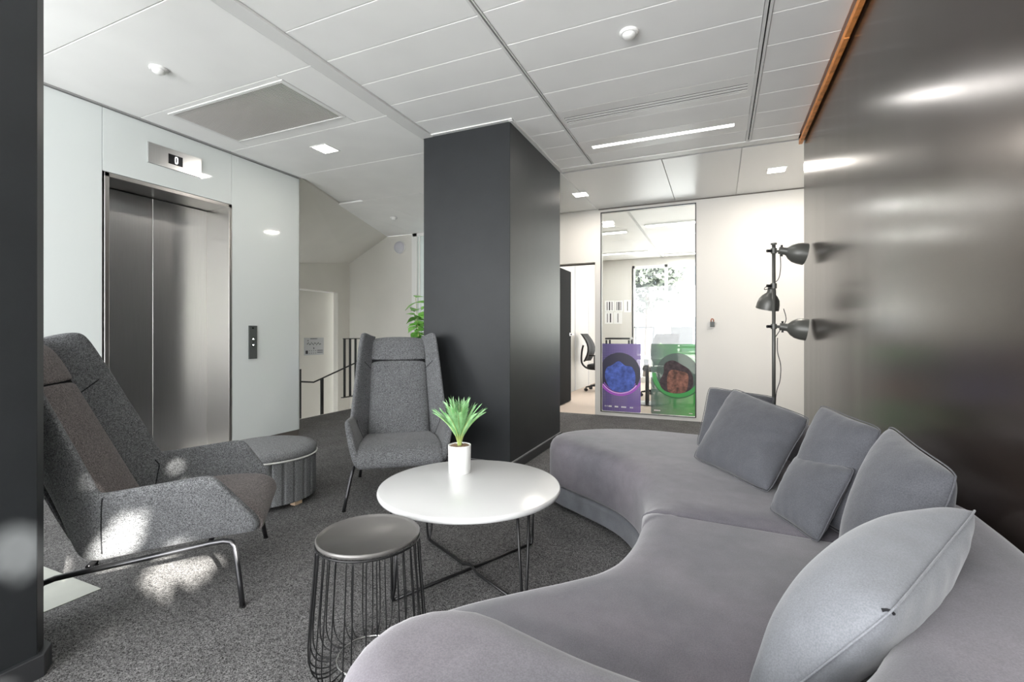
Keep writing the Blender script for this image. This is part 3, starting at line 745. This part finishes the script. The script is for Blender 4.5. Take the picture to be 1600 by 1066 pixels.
# ================================================================== FLOOR LAMP
fp = atY(1209, 383, 4.3); LX, LY = fp.x, 4.3
lp = thing('floor_lamp', 'dark grey floor lamp with three spot heads beside dark wall', 'floor lamp', (LX, LY, 0))
G().lathe([(0,0),(.165,0),(.17,.008),(.165,.02),(.03,.026),(0,.026)], 40, cap=False).build('base', 'lampg', lp, autos=40)
G().tube([(0,0,.02),(0,0,1.79)], .0135, 12).build('pole', 'lampg', lp, smooth=True)
G().lathe([(0,1.785),(.022,1.785),(.022,1.797),(0,1.797)], 16, cap=False).build('pole_cap', 'lampg', lp)
RS = Vector((CS, SN, 0)); FW = Vector((-SN, CS, 0)); UP = Vector((0,0,1))
def head(z, axis, off):
    a = Vector(axis).normalized(); o_ = Vector((0,0,z))+Vector(off)
    pr_ = [(r_*.97, z_*.87) for r_, z_ in [(.0,0),(.028,0),(.03,.004),(.03,.055),(.034,.065),(.058,.09),(.078,.125),(.086,.165),(.089,.215),(.086,.215),(.083,.165),(.074,.128),(.054,.095),(.0,.085)]]
    h_ = G().lathe_axis(pr_, o_, a, 32, cap=False).build('shade', 'lampg', lp, autos=60)
    G().lathe_axis([(0,.088),(.024,.095),(.03,.125),(.02,.15),(0,.155)], o_, a, 16, cap=False).build('bulb', 'plastic', h_, smooth=True)
    cl = G().lathe_axis([(0,-.02),(.022,-.02),(.022,.02),(0,.02)], (0,0,z), (0,0,1), 16, cap=False)
    cl.tube([Vector((0,0,z)), o_+a*.02], .011, 8).build('clamp', 'lampg', lp)
    kn = G().lathe_axis([(0,0),(.012,0),(.012,.035),(0,.035)], Vector((0,0,z))-RS*.055, RS, 10, cap=False); kn.tube([Vector((0,0,z)), Vector((0,0,z))-RS*.03], .006, 6); kn.build('knob', 'blackm', lp)
    wn = G().tube([o_+a*.02+UP*.045, o_+a*.02-UP*.045], .008, 8); wn.build('tilt_screw', 'blackm', lp)
    return o_
head(1.735, RS*.92-UP*.20-FW*.25, RS*.025-FW*.03)
head(1.455, -UP*.96-RS*.08+FW*.25, FW*.045+RS*.012)
head(1.13, RS*.88-UP*.14-FW*.42, RS*.03-FW*.03)
cb = catmull([RS*.05+UP*1.73, RS*.055+UP*1.60, RS*.03+UP*1.50, -RS*.06+UP*1.45, -RS*.07+UP*1.425, RS*.005+UP*1.44, RS*.016+UP*1.38], 6)
G().tube(cb, .003, 6).build('cable', 'cable', lp, smooth=True)
cb = catmull([RS*.05-FW*.05+UP*1.27, RS*.075-FW*.04+UP*1.18, RS*.05+UP*1.10, RS*.016+UP*1.05], 6); G().tube(cb, .003, 6).build('cable', 'cable', lp, smooth=True)
cb = catmull([RS*.03+UP*1.04, RS*.03+UP*.93, RS*.055+UP*.82, RS*.05+UP*.70, RS*.016+UP*.56, RS*.016+UP*.2, RS*.017+UP*.03], 6); G().tube(cb, .003, 6).build('cable', 'cable', lp, smooth=True)

# ================================================================== SMALL WALL THINGS
wh = thing('wall_holder', 'tiny charcoal wall holder with copper loop on white wall', 'wall holder', (-.068, YB, 1.155))
B(-.024,.024,-.045,0,0,.058).build('body', 'char', wh, bevel=.003)
G().tube([(-.014,-.022,.055),(-.014,-.022,.08),(-.006,-.022,.095),(.006,-.022,.095),(.014,-.022,.08),(.014,-.022,.055)], .006, 8).build('loop', 'copper', wh, smooth=True)
wl = thing('wall_lamp', 'round pale wall lamp high on stair wall', 'wall lamp', (-4.877, YF, 2.51))
G().lathe_axis([(0,0),(.10,0),(.10,.02),(.09,.045),(.05,.06),(0,.064)], (0,0,0), (0,-1,0), 32, cap=False).build('diffuser', 'plast_g', wl, autos=50)
G().lathe_axis([(.1,0),(.108,0),(.108,.015),(.1,.015)], (0,0,0), (0,-1,0), 32, cap=False).build('rim', 'plastic', wl)
# plaque in the stair recess
XP = XS-.25
p0, p1 = atX(475,528,XP), atX(505,554,XP)
pq = thing('wall_plaque', 'grey printed notice plate on stair wall', 'sign', (XP, (p0.y+p1.y)/2, p1.z))
hw_, hh_ = (p1.y-p0.y)/2, p0.z-p1.z
B(0,.012,-hw_,hw_,0,hh_).build('plate', 'plaque', pq)
g = G(); rnd = random.Random(9)
def dash(y0_, y1_, z0_, z1_): g.box(.012,.0128,hw_*y0_,hw_*y1_,hh_*z0_,hh_*z1_)
for k in range(9): dash(-.4+.08*k, -.34+.08*k, .92, .96)
for k in range(14): dash(-.75+.105*k, -.68+.105*k, .62+.05*math.sin(k*1.9), .68+.05*math.sin(k*1.9))
dash(-.68,-.62,.8,.87); dash(-.1,-.02,.34,.44); dash(-.9,-.66,.08,.27)
for k in range(4):
    dash(-.55+.22*k,-.49+.22*k,.23,.27); dash(-.55+.22*k,-.49+.22*k,.09,.13)
dash(.3,.9,.24,.275); dash(.3,.9,.13,.165)
g.build('print', 'ink', pq)
# stair railing
XRa = -5.0
def q(u, v): return atX(u, v, XRa)
rl = thing('stair_railing', 'black steel stair railing rising beside white stair wall', 'railing', (XRa, 4.9, 0))
def loc(p): return Vector(p)-Vector((XRa,4.9,0))
a, b, c = loc(q(469,596.5)), loc(q(490,597.5)), loc(q(556,567))
c2_ = c+(c-b)*.7
G().tube([a,b,c,c2_], .011, 8).build('handrail', 'blackm', rl)
pt = loc(q(503,592)); pw = .026
B(-.006,.006,pt.y-pw,pt.y+pw,-.75,pt.z).build('post', 'blackm', rl)
pt = loc(q(469,577)); B(-.006,.006,pt.y-.014,pt.y+.014,-.75,pt.z).build('post', 'blackm', rl)
gd = thing('stair_guard', 'black flat-bar balustrade panel behind armchair', 'railing', (XRa-.02, 5.3, 0))
def lo2(u, v): return atX(u,v,XRa-.02)-Vector((XRa-.02,5.3,0))
z1_, z0_ = lo2(545,530).z, lo2(545,619).z
ys_ = [lo2(538.3,560).y, lo2(547,560).y, lo2(555.5,560).y, lo2(564,560).y]
for y in ys_: B(-.004,.004,y-.021,y+.021,z0_,z1_).build('bar', 'blackm', gd)
B(-.006,.006,ys_[0]-.03,ys_[-1]+.03,z1_-.0,z1_+.012).build('top_bar', 'blackm', gd)
B(-.01,.03,ys_[0]-.06,ys_[-1]+.06,z0_-.012,z0_).build('bottom_plate', 'blackm', gd)
B(-.006,.006,ys_[-1]-.02,ys_[-1]+.02,-.75,z0_).build('support', 'blackm', gd)

# ================================================================== OFFICE beyond the partition
YO = 10.6; XO = -2.47
struct(B(XO-.1, XO, YB+.1, YO+.1, 0, HC+.03), 'wall_office_left', 'white', 'white office side wall')
for k, y in enumerate((7.4, 8.6, 9.6)): struct(B(XO, XO+.006, y, y+.02, 0, HC), 'trim_%d' % (20+k), 'plast_g')
struct(G().box(XO, -1.72, YO, YO+.1, 0, HC+.03).box(-1.72, 3.0, YO, YO+.1, 2.56, HC+.03), 'wall_office_back', 'white', 'white office back wall')
struct(B(2.9, 3.0, YB+.1, YO, 0, HC), 'wall_office_right', 'white')
oc = struct(B(XO, 3.0, YB+.1, YO+.1, HC+.03, HC+.15), 'ceiling_office', 'ceil', 'white office ceiling')
for x0_, x1_ in ((XO,-1.135),(-1.10,.2),(.2,1.5),(1.5,2.9)):
    for k in range(4):
        ya = YB+.1+k*1.08; G().box(x0_+.003,x1_-.003,ya+.003,ya+1.077,HC,HC+.022).build('ceiling_panel','ceil',oc)
struct(G().box(-1.133,-1.122,YB+.1,YO,HC-.005,HC+.03).box(-1.113,-1.102,YB+.1,YO,HC-.005,HC+.03), 'trim_30', 'track')
fw = G()
for x in (-1.72, -1.03, .3, 1.6, 2.85): fw.box(x-.03, x+.03, YO, YO+.08, 0, 2.56)
fw.box(-1.72, 2.9, YO, YO+.08, 0, .12).box(-1.72, 2.9, YO, YO+.08, 2.5, 2.56)
struct(fw, 'window_6', 'plastic', 'tall office window frames')
def office_lamp(x0_, x1_, y, label):
    t = thing('strip_lamp', label, 'ceiling light', ((x0_+x1_)/2, y, HC), 0, 'strip lamps on the office ceiling'); w = (x1_-x0_)/2
    B(-w-.03,w+.03,-.06,.06,-.02,0).build('housing', 'plastic', t); B(-w,w,-.05,.05,-.026,-.02).build('diffuser', 'lightlin', t)
    l = bpy.data.lights.new('strip_bulb','AREA'); l.shape='RECTANGLE'; l.size = 2*w; l.size_y=.08; l.energy = 8; l.color=(1,.98,.95)
    o = bpy.data.objects.new('strip_bulb', l); COL.objects.link(o); o.parent = t; o.location = (0,0,-.03)
office_lamp(-1.0, .2, 7.35, 'strip lamp on office ceiling right of the ceiling rail')
office_lamp(-2.35, -1.35, 7.62, 'strip lamp on office ceiling left of the ceiling rail')
office_lamp(-2.3, -1.3, 9.65, 'long strip lamp on office ceiling nearest the papers wall')
office_lamp(-1.0, .6, 10.2, 'long strip lamp on office ceiling nearest the bright window')
t = thing('downlight', 'square glowing downlight inside glazed office', 'ceiling light', (-1.53, 7.12, HC), 0, 'square recessed downlights')
B(-.09,.09,-.09,.09,-.006,0).build('frame', 'plastic', t); B(-.078,.078,-.078,.078,-.009,-.006).build('diffuser', 'lightw', t)
# black door standing open
bd = struct(B(-2.19, -2.145, 6.28, 7.24, .01, 2.05), 'door_2', 'blackd', 'black office door standing open', bevel=.002, seg=1)
G().tube([(-2.145,7.17,1.06),(-2.09,7.17,1.06),(-2.085,7.165,1.06),(-2.085,7.06,1.06)], .010, 8).build('handle', 'chrome', bd)
G().lathe_axis([(0,0),(.026,0),(.026,.006),(0,.006)], (-2.145,7.17,1.06), (1,0,0), 16, cap=False).build('handle_rose', 'chrome', bd)
def office_chair(label, loc_, rz, group='black office chairs'):
    t = thing('office_chair', label, 'office chair', loc_, rz, group)
    g = G(); R_ = []
    for i in range(9):
        s = i/8; z = .55+.52*s; y = -.24-.05*math.sin(s*PI)*-1-.06*s+ (.06*math.sin(s*PI)); w = .20+.04*math.sin(PI*min(1,s*.8+.15))
        R_.append([Vector((k*w, y-.05*(1-k*k)+.0, z)) for k in (-1,-.6,-.2,.2,.6,1)]+[Vector((k*w, y-.05*(1-k*k)-.025, z)) for k in (1,.6,.2,-.2,-.6,-1)])
    g.rings(R_); bk = g.build('backrest', 'mesh', t, smooth=True)
    G().tube(catmull([(0,-.1,.40),(0,-.26,.42),(0,-.36,.52),(0,-.36,.72),(0,-.33,.85)],5), .018, 8).build('back_frame', 'blackm', t, smooth=True)
    slab([(.24*math.copysign(abs(math.cos(a))**.5,math.cos(a)), .23*math.copysign(abs(math.sin(a))**.5,math.sin(a))) for a in [2*PI*i/32 for i in range(32)]], .43, .50, .03, .02).build('seat', 'mesh', t, smooth=True)
    G().lathe([(.03,.08),(.03,.28),(.018,.28),(.018,.43)], 14).build('gas_column', 'blackm', t)
    for k in range(5):
        a = 2*PI*k/5+.3; d = Vector((math.cos(a), math.sin(a), 0))
        leg = G().tube([Vector((0,0,.11)), d*.15+Vector((0,0,.10)), d*.29+Vector((0,0,.075))], [.022,.019,.013], 8).build('leg', 'blackm', t, smooth=True)
        cst = G().lathe_axis([(0,-.022),(.03,-.022),(.03,.022),(0,.022)], d*.29+Vector((0,0,.030)), d.cross(UP), 16, cap=False); cst.tube([d*.29+Vector((0,0,.075)), d*.29+Vector((0,0,.03))], .01, 6)
        cst.build('caster', 'blackm', leg)
    for sx in (-1,1): G().tube([(sx*.22,-.05,.44),(sx*.28,-.05,.46),(sx*.28,-.05,.66),(sx*.28,-.15,.67),(sx*.28,.1,.67)], .013, 8).build('armrest', 'blackm', t, smooth=True)
    return t
office_chair('black mesh office chair seen through open doorway', (-2.02, 8.75, 0), -PI/2)
office_chair('black mesh office chair behind gap between the two posters', (-.93, 8.35, 0), .6)
def desk(label, x, y, w, d, z, name='office_desk'):
    t = thing(name, label, 'desk', (x, y, 0), 0, 'white office desks')
    B(-w/2,w/2,-d/2,d/2,z-.025,z).build('desk_top', 'tablew', t, bevel=.004)
    for sx in (-1,1):
        for sy in (-1,1): G().box(sx*(w/2-.06)-.02, sx*(w/2-.06)+.02, sy*(d/2-.06)-.02, sy*(d/2-.06)+.02, 0, z-.025).build('leg', 'gun', t)
    return t
desk('white office desk behind the green poster', -.1, 9.2, 1.6, .8, .74)
rt = thing('bistro_table', 'small round white pedestal table behind poster gap', 'table', (-1.0, 7.45, 0))
G().lathe([(0,.69),(.30,.69),(.305,.70),(.30,.712),(0,.712)], 40, cap=False).build('table_top', 'tablew', rt, autos=40)
G().lathe([(.24,0),(.24,.012),(.03,.03),(.025,.69)], 24).build('pedestal', 'gun', rt)
def monitor(label, x, y, rz):
    t = thing('computer_monitor', label, 'monitor', (x, y, .74), rz, 'monitors on the office desk')
    B(-.27,.27,-.015,.015,.12,.46).build('screen_panel', 'monitor', t, bevel=.004)
    B(-.02,.02,.015,.03,.01,.3).build('stand', 'gun', t); B(-.11,.11,-.07,.09,0,.01).build('foot', 'gun', t)
monitor('grey monitor on office desk end by the window mullion', -.62, 9.25, .9)
monitor('grey monitor in the middle of the office desk', -.22, 9.2, 1.1)
monitor('grey monitor on office desk end by white wall', .2, 9.25, .9)
hc = thing('high_frame', 'dark metal open rack frame by the office window', 'rack', (-1.35, 9.7, 0))
for x in (-.17,.17): B(x-.015,x+.015,-.015,.015,0,1.18).build('upright', 'gun', hc)
B(-.2,.2,-.06,.06,1.18,1.21).build('top_bar', 'gun', hc); B(-.17,.17,-.012,.012,.6,.63).build('cross_bar', 'gun', hc)
gc = thing('green_chair', 'green tube-frame chair behind the green poster', 'chair', (-.45, 7.5, 0), .3)
G().tube(catmull([(-.2,-.2,0),(-.2,-.2,.45),(-.2,-.24,.80),(-.17,-.25,.87),(.17,-.25,.87),(.2,-.24,.80),(.2,-.2,.45),(.2,-.2,0)],4), .016, 8).build('frame', 'greenp', gc, smooth=True)
B(-.2,.2,-.2,.2,.43,.46).build('seat', 'greenp', gc, bevel=.01)
for sx in (-.18,.18): G().tube([(sx,.18,.44),(sx,.2,0)], .014, 8).build('leg', 'greenp', gc)
cr = thing('wire_crate', 'black wire basket with white rolls behind the purple poster', 'basket', (-1.32, 6.9, 0))
for x in (-.16,.16):
    for y in (-.12,.12): B(x-.012,x+.012,y-.012,y+.012,0,.98).build('leg', 'blackm', cr)
G().tube([(-.17,-.13,1.0),(.17,-.13,1.0),(.17,.13,1.0),(-.17,.13,1.0)], .012, 8, closed=True).build('top_rail', 'blackm', cr)
B(-.16,.16,-.12,.12,.82,.84).build('shelf', 'blackm', cr)
for x in (-.09,.0,.09): G().lathe_axis([(0,0),(.04,0),(.04,.2),(0,.2)], (x,-.1,.885), (0,1,0), 16, cap=False).build('roll', 'paper', cr, autos=40)
op = thing('desk_plant', 'small green plant on bistro table behind poster gap', 'plant', (-.82, 7.45, .712))
G().lathe([(0,0),(.05,0),(.055,.12),(.05,.12),(.045,.1),(0,.1)], 20, cap=False).build('pot', 'plast_g', op, autos=40)
for k in range(9):
    o = inst(leaf0, 'leaf', op, (0,0,.11), (.7-.08*k, 0, k*2.4), (.14,.2,.14))
# papers on the wall
for (u0,u1,v0_,v1_,st,lb) in [(945,960,470,487,3,'striped paper sheet on office wall, upper row, nearest the partition frame'),(961,973,470,487,3,'striped paper sheet on office wall in the middle of the upper row'),(975,986,469,488,1,'faint paper sheet on office wall beside the window'),(945,958,488,506,2,'striped paper sheet on office wall, lower row, nearest the partition frame'),(959,972,488,506,1,'faint paper sheet on office wall, lower row, below the middle one')]:
    A, Bq = atY(u0,v0_,YO), atY(u1,v1_,YO)
    t = thing('paper_sheet', lb, 'paper', ((A.x+Bq.x)/2, YO, Bq.z), 0, 'papers pinned to the office wall'); w = (Bq.x-A.x)/2; hh = A.z-Bq.z
    B(-w,w,-.003,0,0,hh).build('sheet', 'paper', t)
    for k in range(st):
        x = -w*.75+w*1.5*(k+.5)/max(st,1); B(x-.008-.006*(k%2),x+.008+.006*(k%2),-.004,-.003,.03,hh-.03).build('stripe', 'ink', t)
# window blind of the posters: printed films on the glass
def poster(label, x0_, x1_, z0_, z1_, base, ring_c, cx, cz, rr, blob, mirror, under):
    t = thing('window_poster', label, 'poster', ((x0_+x1_)/2, YB+.006, z0_), 0, 'printed posters on the glass')
    w = (x1_-x0_)/2; hh = z1_-z0_
    y = -.001
    def L(n): return -.0012-.0006*n
    G().add([(-w,y,0.012),(-w+.012,y,0),(w-.012,y,0),(w,y,.012),(w,y,hh),(-w,y,hh)],[(0,1,2,3,4,5)]).build('film', base, t)
    def clipc(p): return (max(-w,min(w,p[0])), p[1])
    def disc(nm, r, m, n, zmax=9, zmin=-9, cx_=cx, cz_=cz, sx=1, r2=None):
        pts = [clipc((cx_+sx*r*math.cos(2*PI*i/48), max(zmin,min(zmax, cz_+r*math.sin(2*PI*i/48))))) for i in range(48)]
        o = G().add([(p[0],L(n),p[1]) for p in pts],[tuple(range(48))]).build(nm, m, t); return o
    def arc(nm, r, wd, m, n, a0, a1):
        vs = []; 
        for i in range(25):
            a = math.radians(a0+(a1-a0)*i/24)
            for q_ in (r-wd/2, r+wd/2):
                p = clipc((cx+q_*math.cos(a), cz+q_*math.sin(a))); vs.append((p[0],L(n),p[1]))
        G().add(vs,[(2*i,2*i+1,2*i+3,2*i+2) for i in range(24)]).build(nm, m, t)
    return t, L, disc, arc, w, hh, clipc
def dotfilm(name, c1, c2, dots, vert=False, alpha=.93):
    m = mat(name, c1, .35); nt = m.node_tree; b = nt.nodes['Principled BSDF']
    tc = nt.nodes.new('ShaderNodeTexCoord'); sp = nt.nodes.new('ShaderNodeSeparateXYZ'); nt.links.new(tc.outputs['Object'], sp.inputs[0])
    mr = nt.nodes.new('ShaderNodeMapRange'); mr.inputs['From Min'].default_value = -.25; mr.inputs['From Max'].default_value = .25
    nt.links.new(sp.outputs['X'], mr.inputs[0])
    mx = nt.nodes.new('ShaderNodeMix'); mx.data_type = 'RGBA'; mx.inputs[6].default_value = (*lin(c1),1); mx.inputs[7].default_value = (*lin(c2),1)
    nt.links.new(mr.outputs[0], mx.inputs[0]); out = mx.outputs[2]
    if dots:
        vo = nt.nodes.new('ShaderNodeTexVoronoi'); vo.inputs['Scale'].default_value = 45; vo.inputs['Randomness'].default_value = 0
        nt.links.new(tc.outputs['Object'], vo.inputs['Vector'])
        lt = nt.nodes.new('ShaderNodeMath'); lt.operation = 'LESS_THAN'; lt.inputs[1].default_value = .28; nt.links.new(vo.outputs['Distance'], lt.inputs[0])
        m2 = nt.nodes.new('ShaderNodeMix'); m2.data_type = 'RGBA'; m2.inputs[7].default_value = (*lin(dots),1)
        ml = nt.nodes.new('ShaderNodeMath'); ml.operation = 'MULTIPLY'; ml.inputs[1].default_value = .5; nt.links.new(lt.outputs[0], ml.inputs[0])
        nt.links.new(ml.outputs[0], m2.inputs[0]); nt.links.new(out, m2.inputs[6]); out = m2.outputs[2]
    nt.links.new(out, b.inputs['Base Color']); b.inputs['Alpha'].default_value = alpha
    return m
rnd = random.Random(21)
t, L, disc, arc, w, hh, clipc = poster('purple washing drum poster with blue garments on the glass', -1.402, -.909, .06, .941, dotfilm('purple_film', (58,52,110), (112,84,160), (150,130,190)), None, -.02, .50, .26, None, 1, None)
disc('drum', .265, mat('drum_dark', (40,36,62), .4), 1)
arc('drum_ring', .285, .022, mat('magenta_print', (170,80,200), .4), 2, 205, 335)
arc('drum_ring', .262, .016, mat('pink_print', (226,170,240), .4), 3, 215, 325)
arc('drum_ring', .24, .012, mat('violet_print', (150,90,200), .4), 2, 212, 328)
bl = mat('blue_garment_print', (76,98,180), .6, noise=[(14,.6,1.35),(40,.85,1.15)])
pts = [(-.21,.44),(-.19,.56),(-.12,.60),(-.03,.655),(.05,.60),(.14,.58),(.18,.48),(.17,.36),(.1,.27),(-.02,.255),(-.14,.29)]
pts = catmull([(p[0],0,p[1]) for p in pts], 4, True); G().add([(clipc((p.x,0))[0],L(3),p.z) for p in pts],[tuple(range(len(pts)))]).build('garment', bl, t)
g = G(); x = -.21
for wd, gp in [(.012,.02),(.012,.02),(.02,.004),(.02,.004),(.018,.05),(.022,.004),(.022,.004),(.02,.05),(.02,.004),(.024,.004),(.02,.004),(.022,.06),(.018,.004),(.014,.008),(.018,.004)]:
    z = .055-.01*(x+.2); g.box(x,x+wd*.55,L(4)-.0002,L(4),z,z+.018); x += wd*.6+gp*.8
g.build('lettering', 'paper', t)
t, L, disc, arc, w, hh, clipc = poster('green washing drum poster with brown garments on the glass', -.782, -.256, .06, .943, dotfilm('green_film', (70,92,84), (34,160,48), None, alpha=.85), None, .05, .52, .26, None, 1, None)
arc('drum_ring', .275, .05, mat('green_ring_print', (44,150,62), .35), 2, 180, 360)
arc('drum_ring', .305, .014, mat('green_ring_dark', (22,96,36), .35), 3, 195, 345)
disc('drum', .25, film('drum_green', (64,84,74), .8), 1)
br = mat('brown_garment_print', (126,84,70), .6, noise=[(14,.35,1.5),(40,.75,1.25)]); dk = mat('dark_garment_print', (58,44,48), .6, noise=[(20,.5,1.4)])
for nm, m_, n_, pl_ in (('garment', dk, 3, [(-.16,.40),(-.11,.52),(-.1,.63),(.0,.68),(.12,.62),(.2,.56),(.24,.44),(.2,.32),(.05,.27),(-.1,.30)]), ('garment', br, 4, [(-.07,.40),(-.06,.50),(-.02,.56),(.08,.55),(.17,.52),(.18,.42),(.15,.30),(.05,.275),(-.05,.29)])):
    pts = catmull([(p[0],0,p[1]) for p in pl_], 4, True); G().add([(clipc((p.x,0))[0],L(n_),p.z) for p in pts],[tuple(range(len(pts)))]).build(nm, m_, t)
g = G()
for k in range(5): g.box(-.225+.016*k,-.214+.016*k,L(4)-.0002,L(4),.04,.053)
for k in range(3): g.box(.19+.014*k,.199+.014*k,L(4)-.0002,L(4),.028,.037)
g.build('lettering', 'paper', t)

# ================================================================== OUTSIDE
def tree(label, loc_, hgt, spread, seed, m='treel'):
    t = thing('tree', label, 'tree', loc_)
    rnd = random.Random(seed)
    G().tube([(0,0,0),(.05,0,hgt*.4),(0,.05,hgt*.75)], [.12,.09,.03], 8).build('trunk', 'bark', t, smooth=True)
    g = G()
    for k in range(900):
        d = Vector((rnd.gauss(0,1),rnd.gauss(0,1),rnd.gauss(0,.8))).normalized()*spread*rnd.random()**.4
        c = Vector((0,0,hgt*.75))+d; u_ = Vector((rnd.uniform(-1,1),rnd.uniform(-1,1),rnd.uniform(-1,1))).normalized(); v_ = u_.orthogonal().normalized(); s_ = rnd.uniform(.08,.16)
        g.add([c-u_*s_, c+v_*s_*.5, c+u_*s_, c-v_*s_*.5], [(0,1,2,3)])
    g.build('crown', m, t, kind='stuff')
tree('pale leafy street tree outside office window', (-1.9, 14.0, -.3), 4.0, 1.1, 4)
bl = thing('facade_building', 'pale building across the street beyond office window', 'building', (-1, 22, -1))
B(-9,9,0,4,0,12).build('wall', 'facade', bl)
for k in range(9):
    for z in (1.2, 4.2, 7.2): B(-8+k*1.9,-7+k*1.9,-.05,.02,z,z+1.6).build('window', 'fwin', bl)
# unseen shrub added to block the sun; gaps in its leaves shape the patches
gs = thing('sun_blocker_shrub', 'added unseen shrub outside the side window, gaps shaped to pass sun patches', 'shrub', (1.35, -.35, 0))
G().tube([(0,-.1,0),(0,0,.9),(0,.05,1.4)], [.05,.04,.02], 8).build('stem', 'bark', gs, smooth=True)
g = G(); rnd = random.Random(2)
gaps = [(-.12,1.46,.06),(.02,1.42,.04),(-.29,1.66,.055),(-.56,1.71,.055)]
for k in range(5200):
    px_ = rnd.uniform(-.15,.15); y = rnd.uniform(-1.5,.9); z = rnd.uniform(.7,2.9)
    # where does the sun line through this leaf cross the window plane
    tt = (1.35+px_-XR)/(-SUN_DIR.x); yw = -.35+ (y+.35) + SUN_DIR.y*tt; zw = z+SUN_DIR.z*tt
    if any(math.hypot(yw-a, zw-b) < r+.045 for a, b, r in gaps): continue
    u_ = Vector((rnd.uniform(-.4,.4),rnd.uniform(-1,1),rnd.uniform(-1,1))).normalized(); v_ = u_.orthogonal().normalized(); v_ = (v_-Vector((v_.x,0,0))).normalized()
    s_ = rnd.uniform(.05,.08); c = Vector((px_, y+.35, z))
    g.add([c-u_*s_, c+v_*s_*.7, c+u_*s_, c-v_*s_*.7], [(0,1,2,3)])
g.build('foliage', 'leaf', gs, kind='stuff')
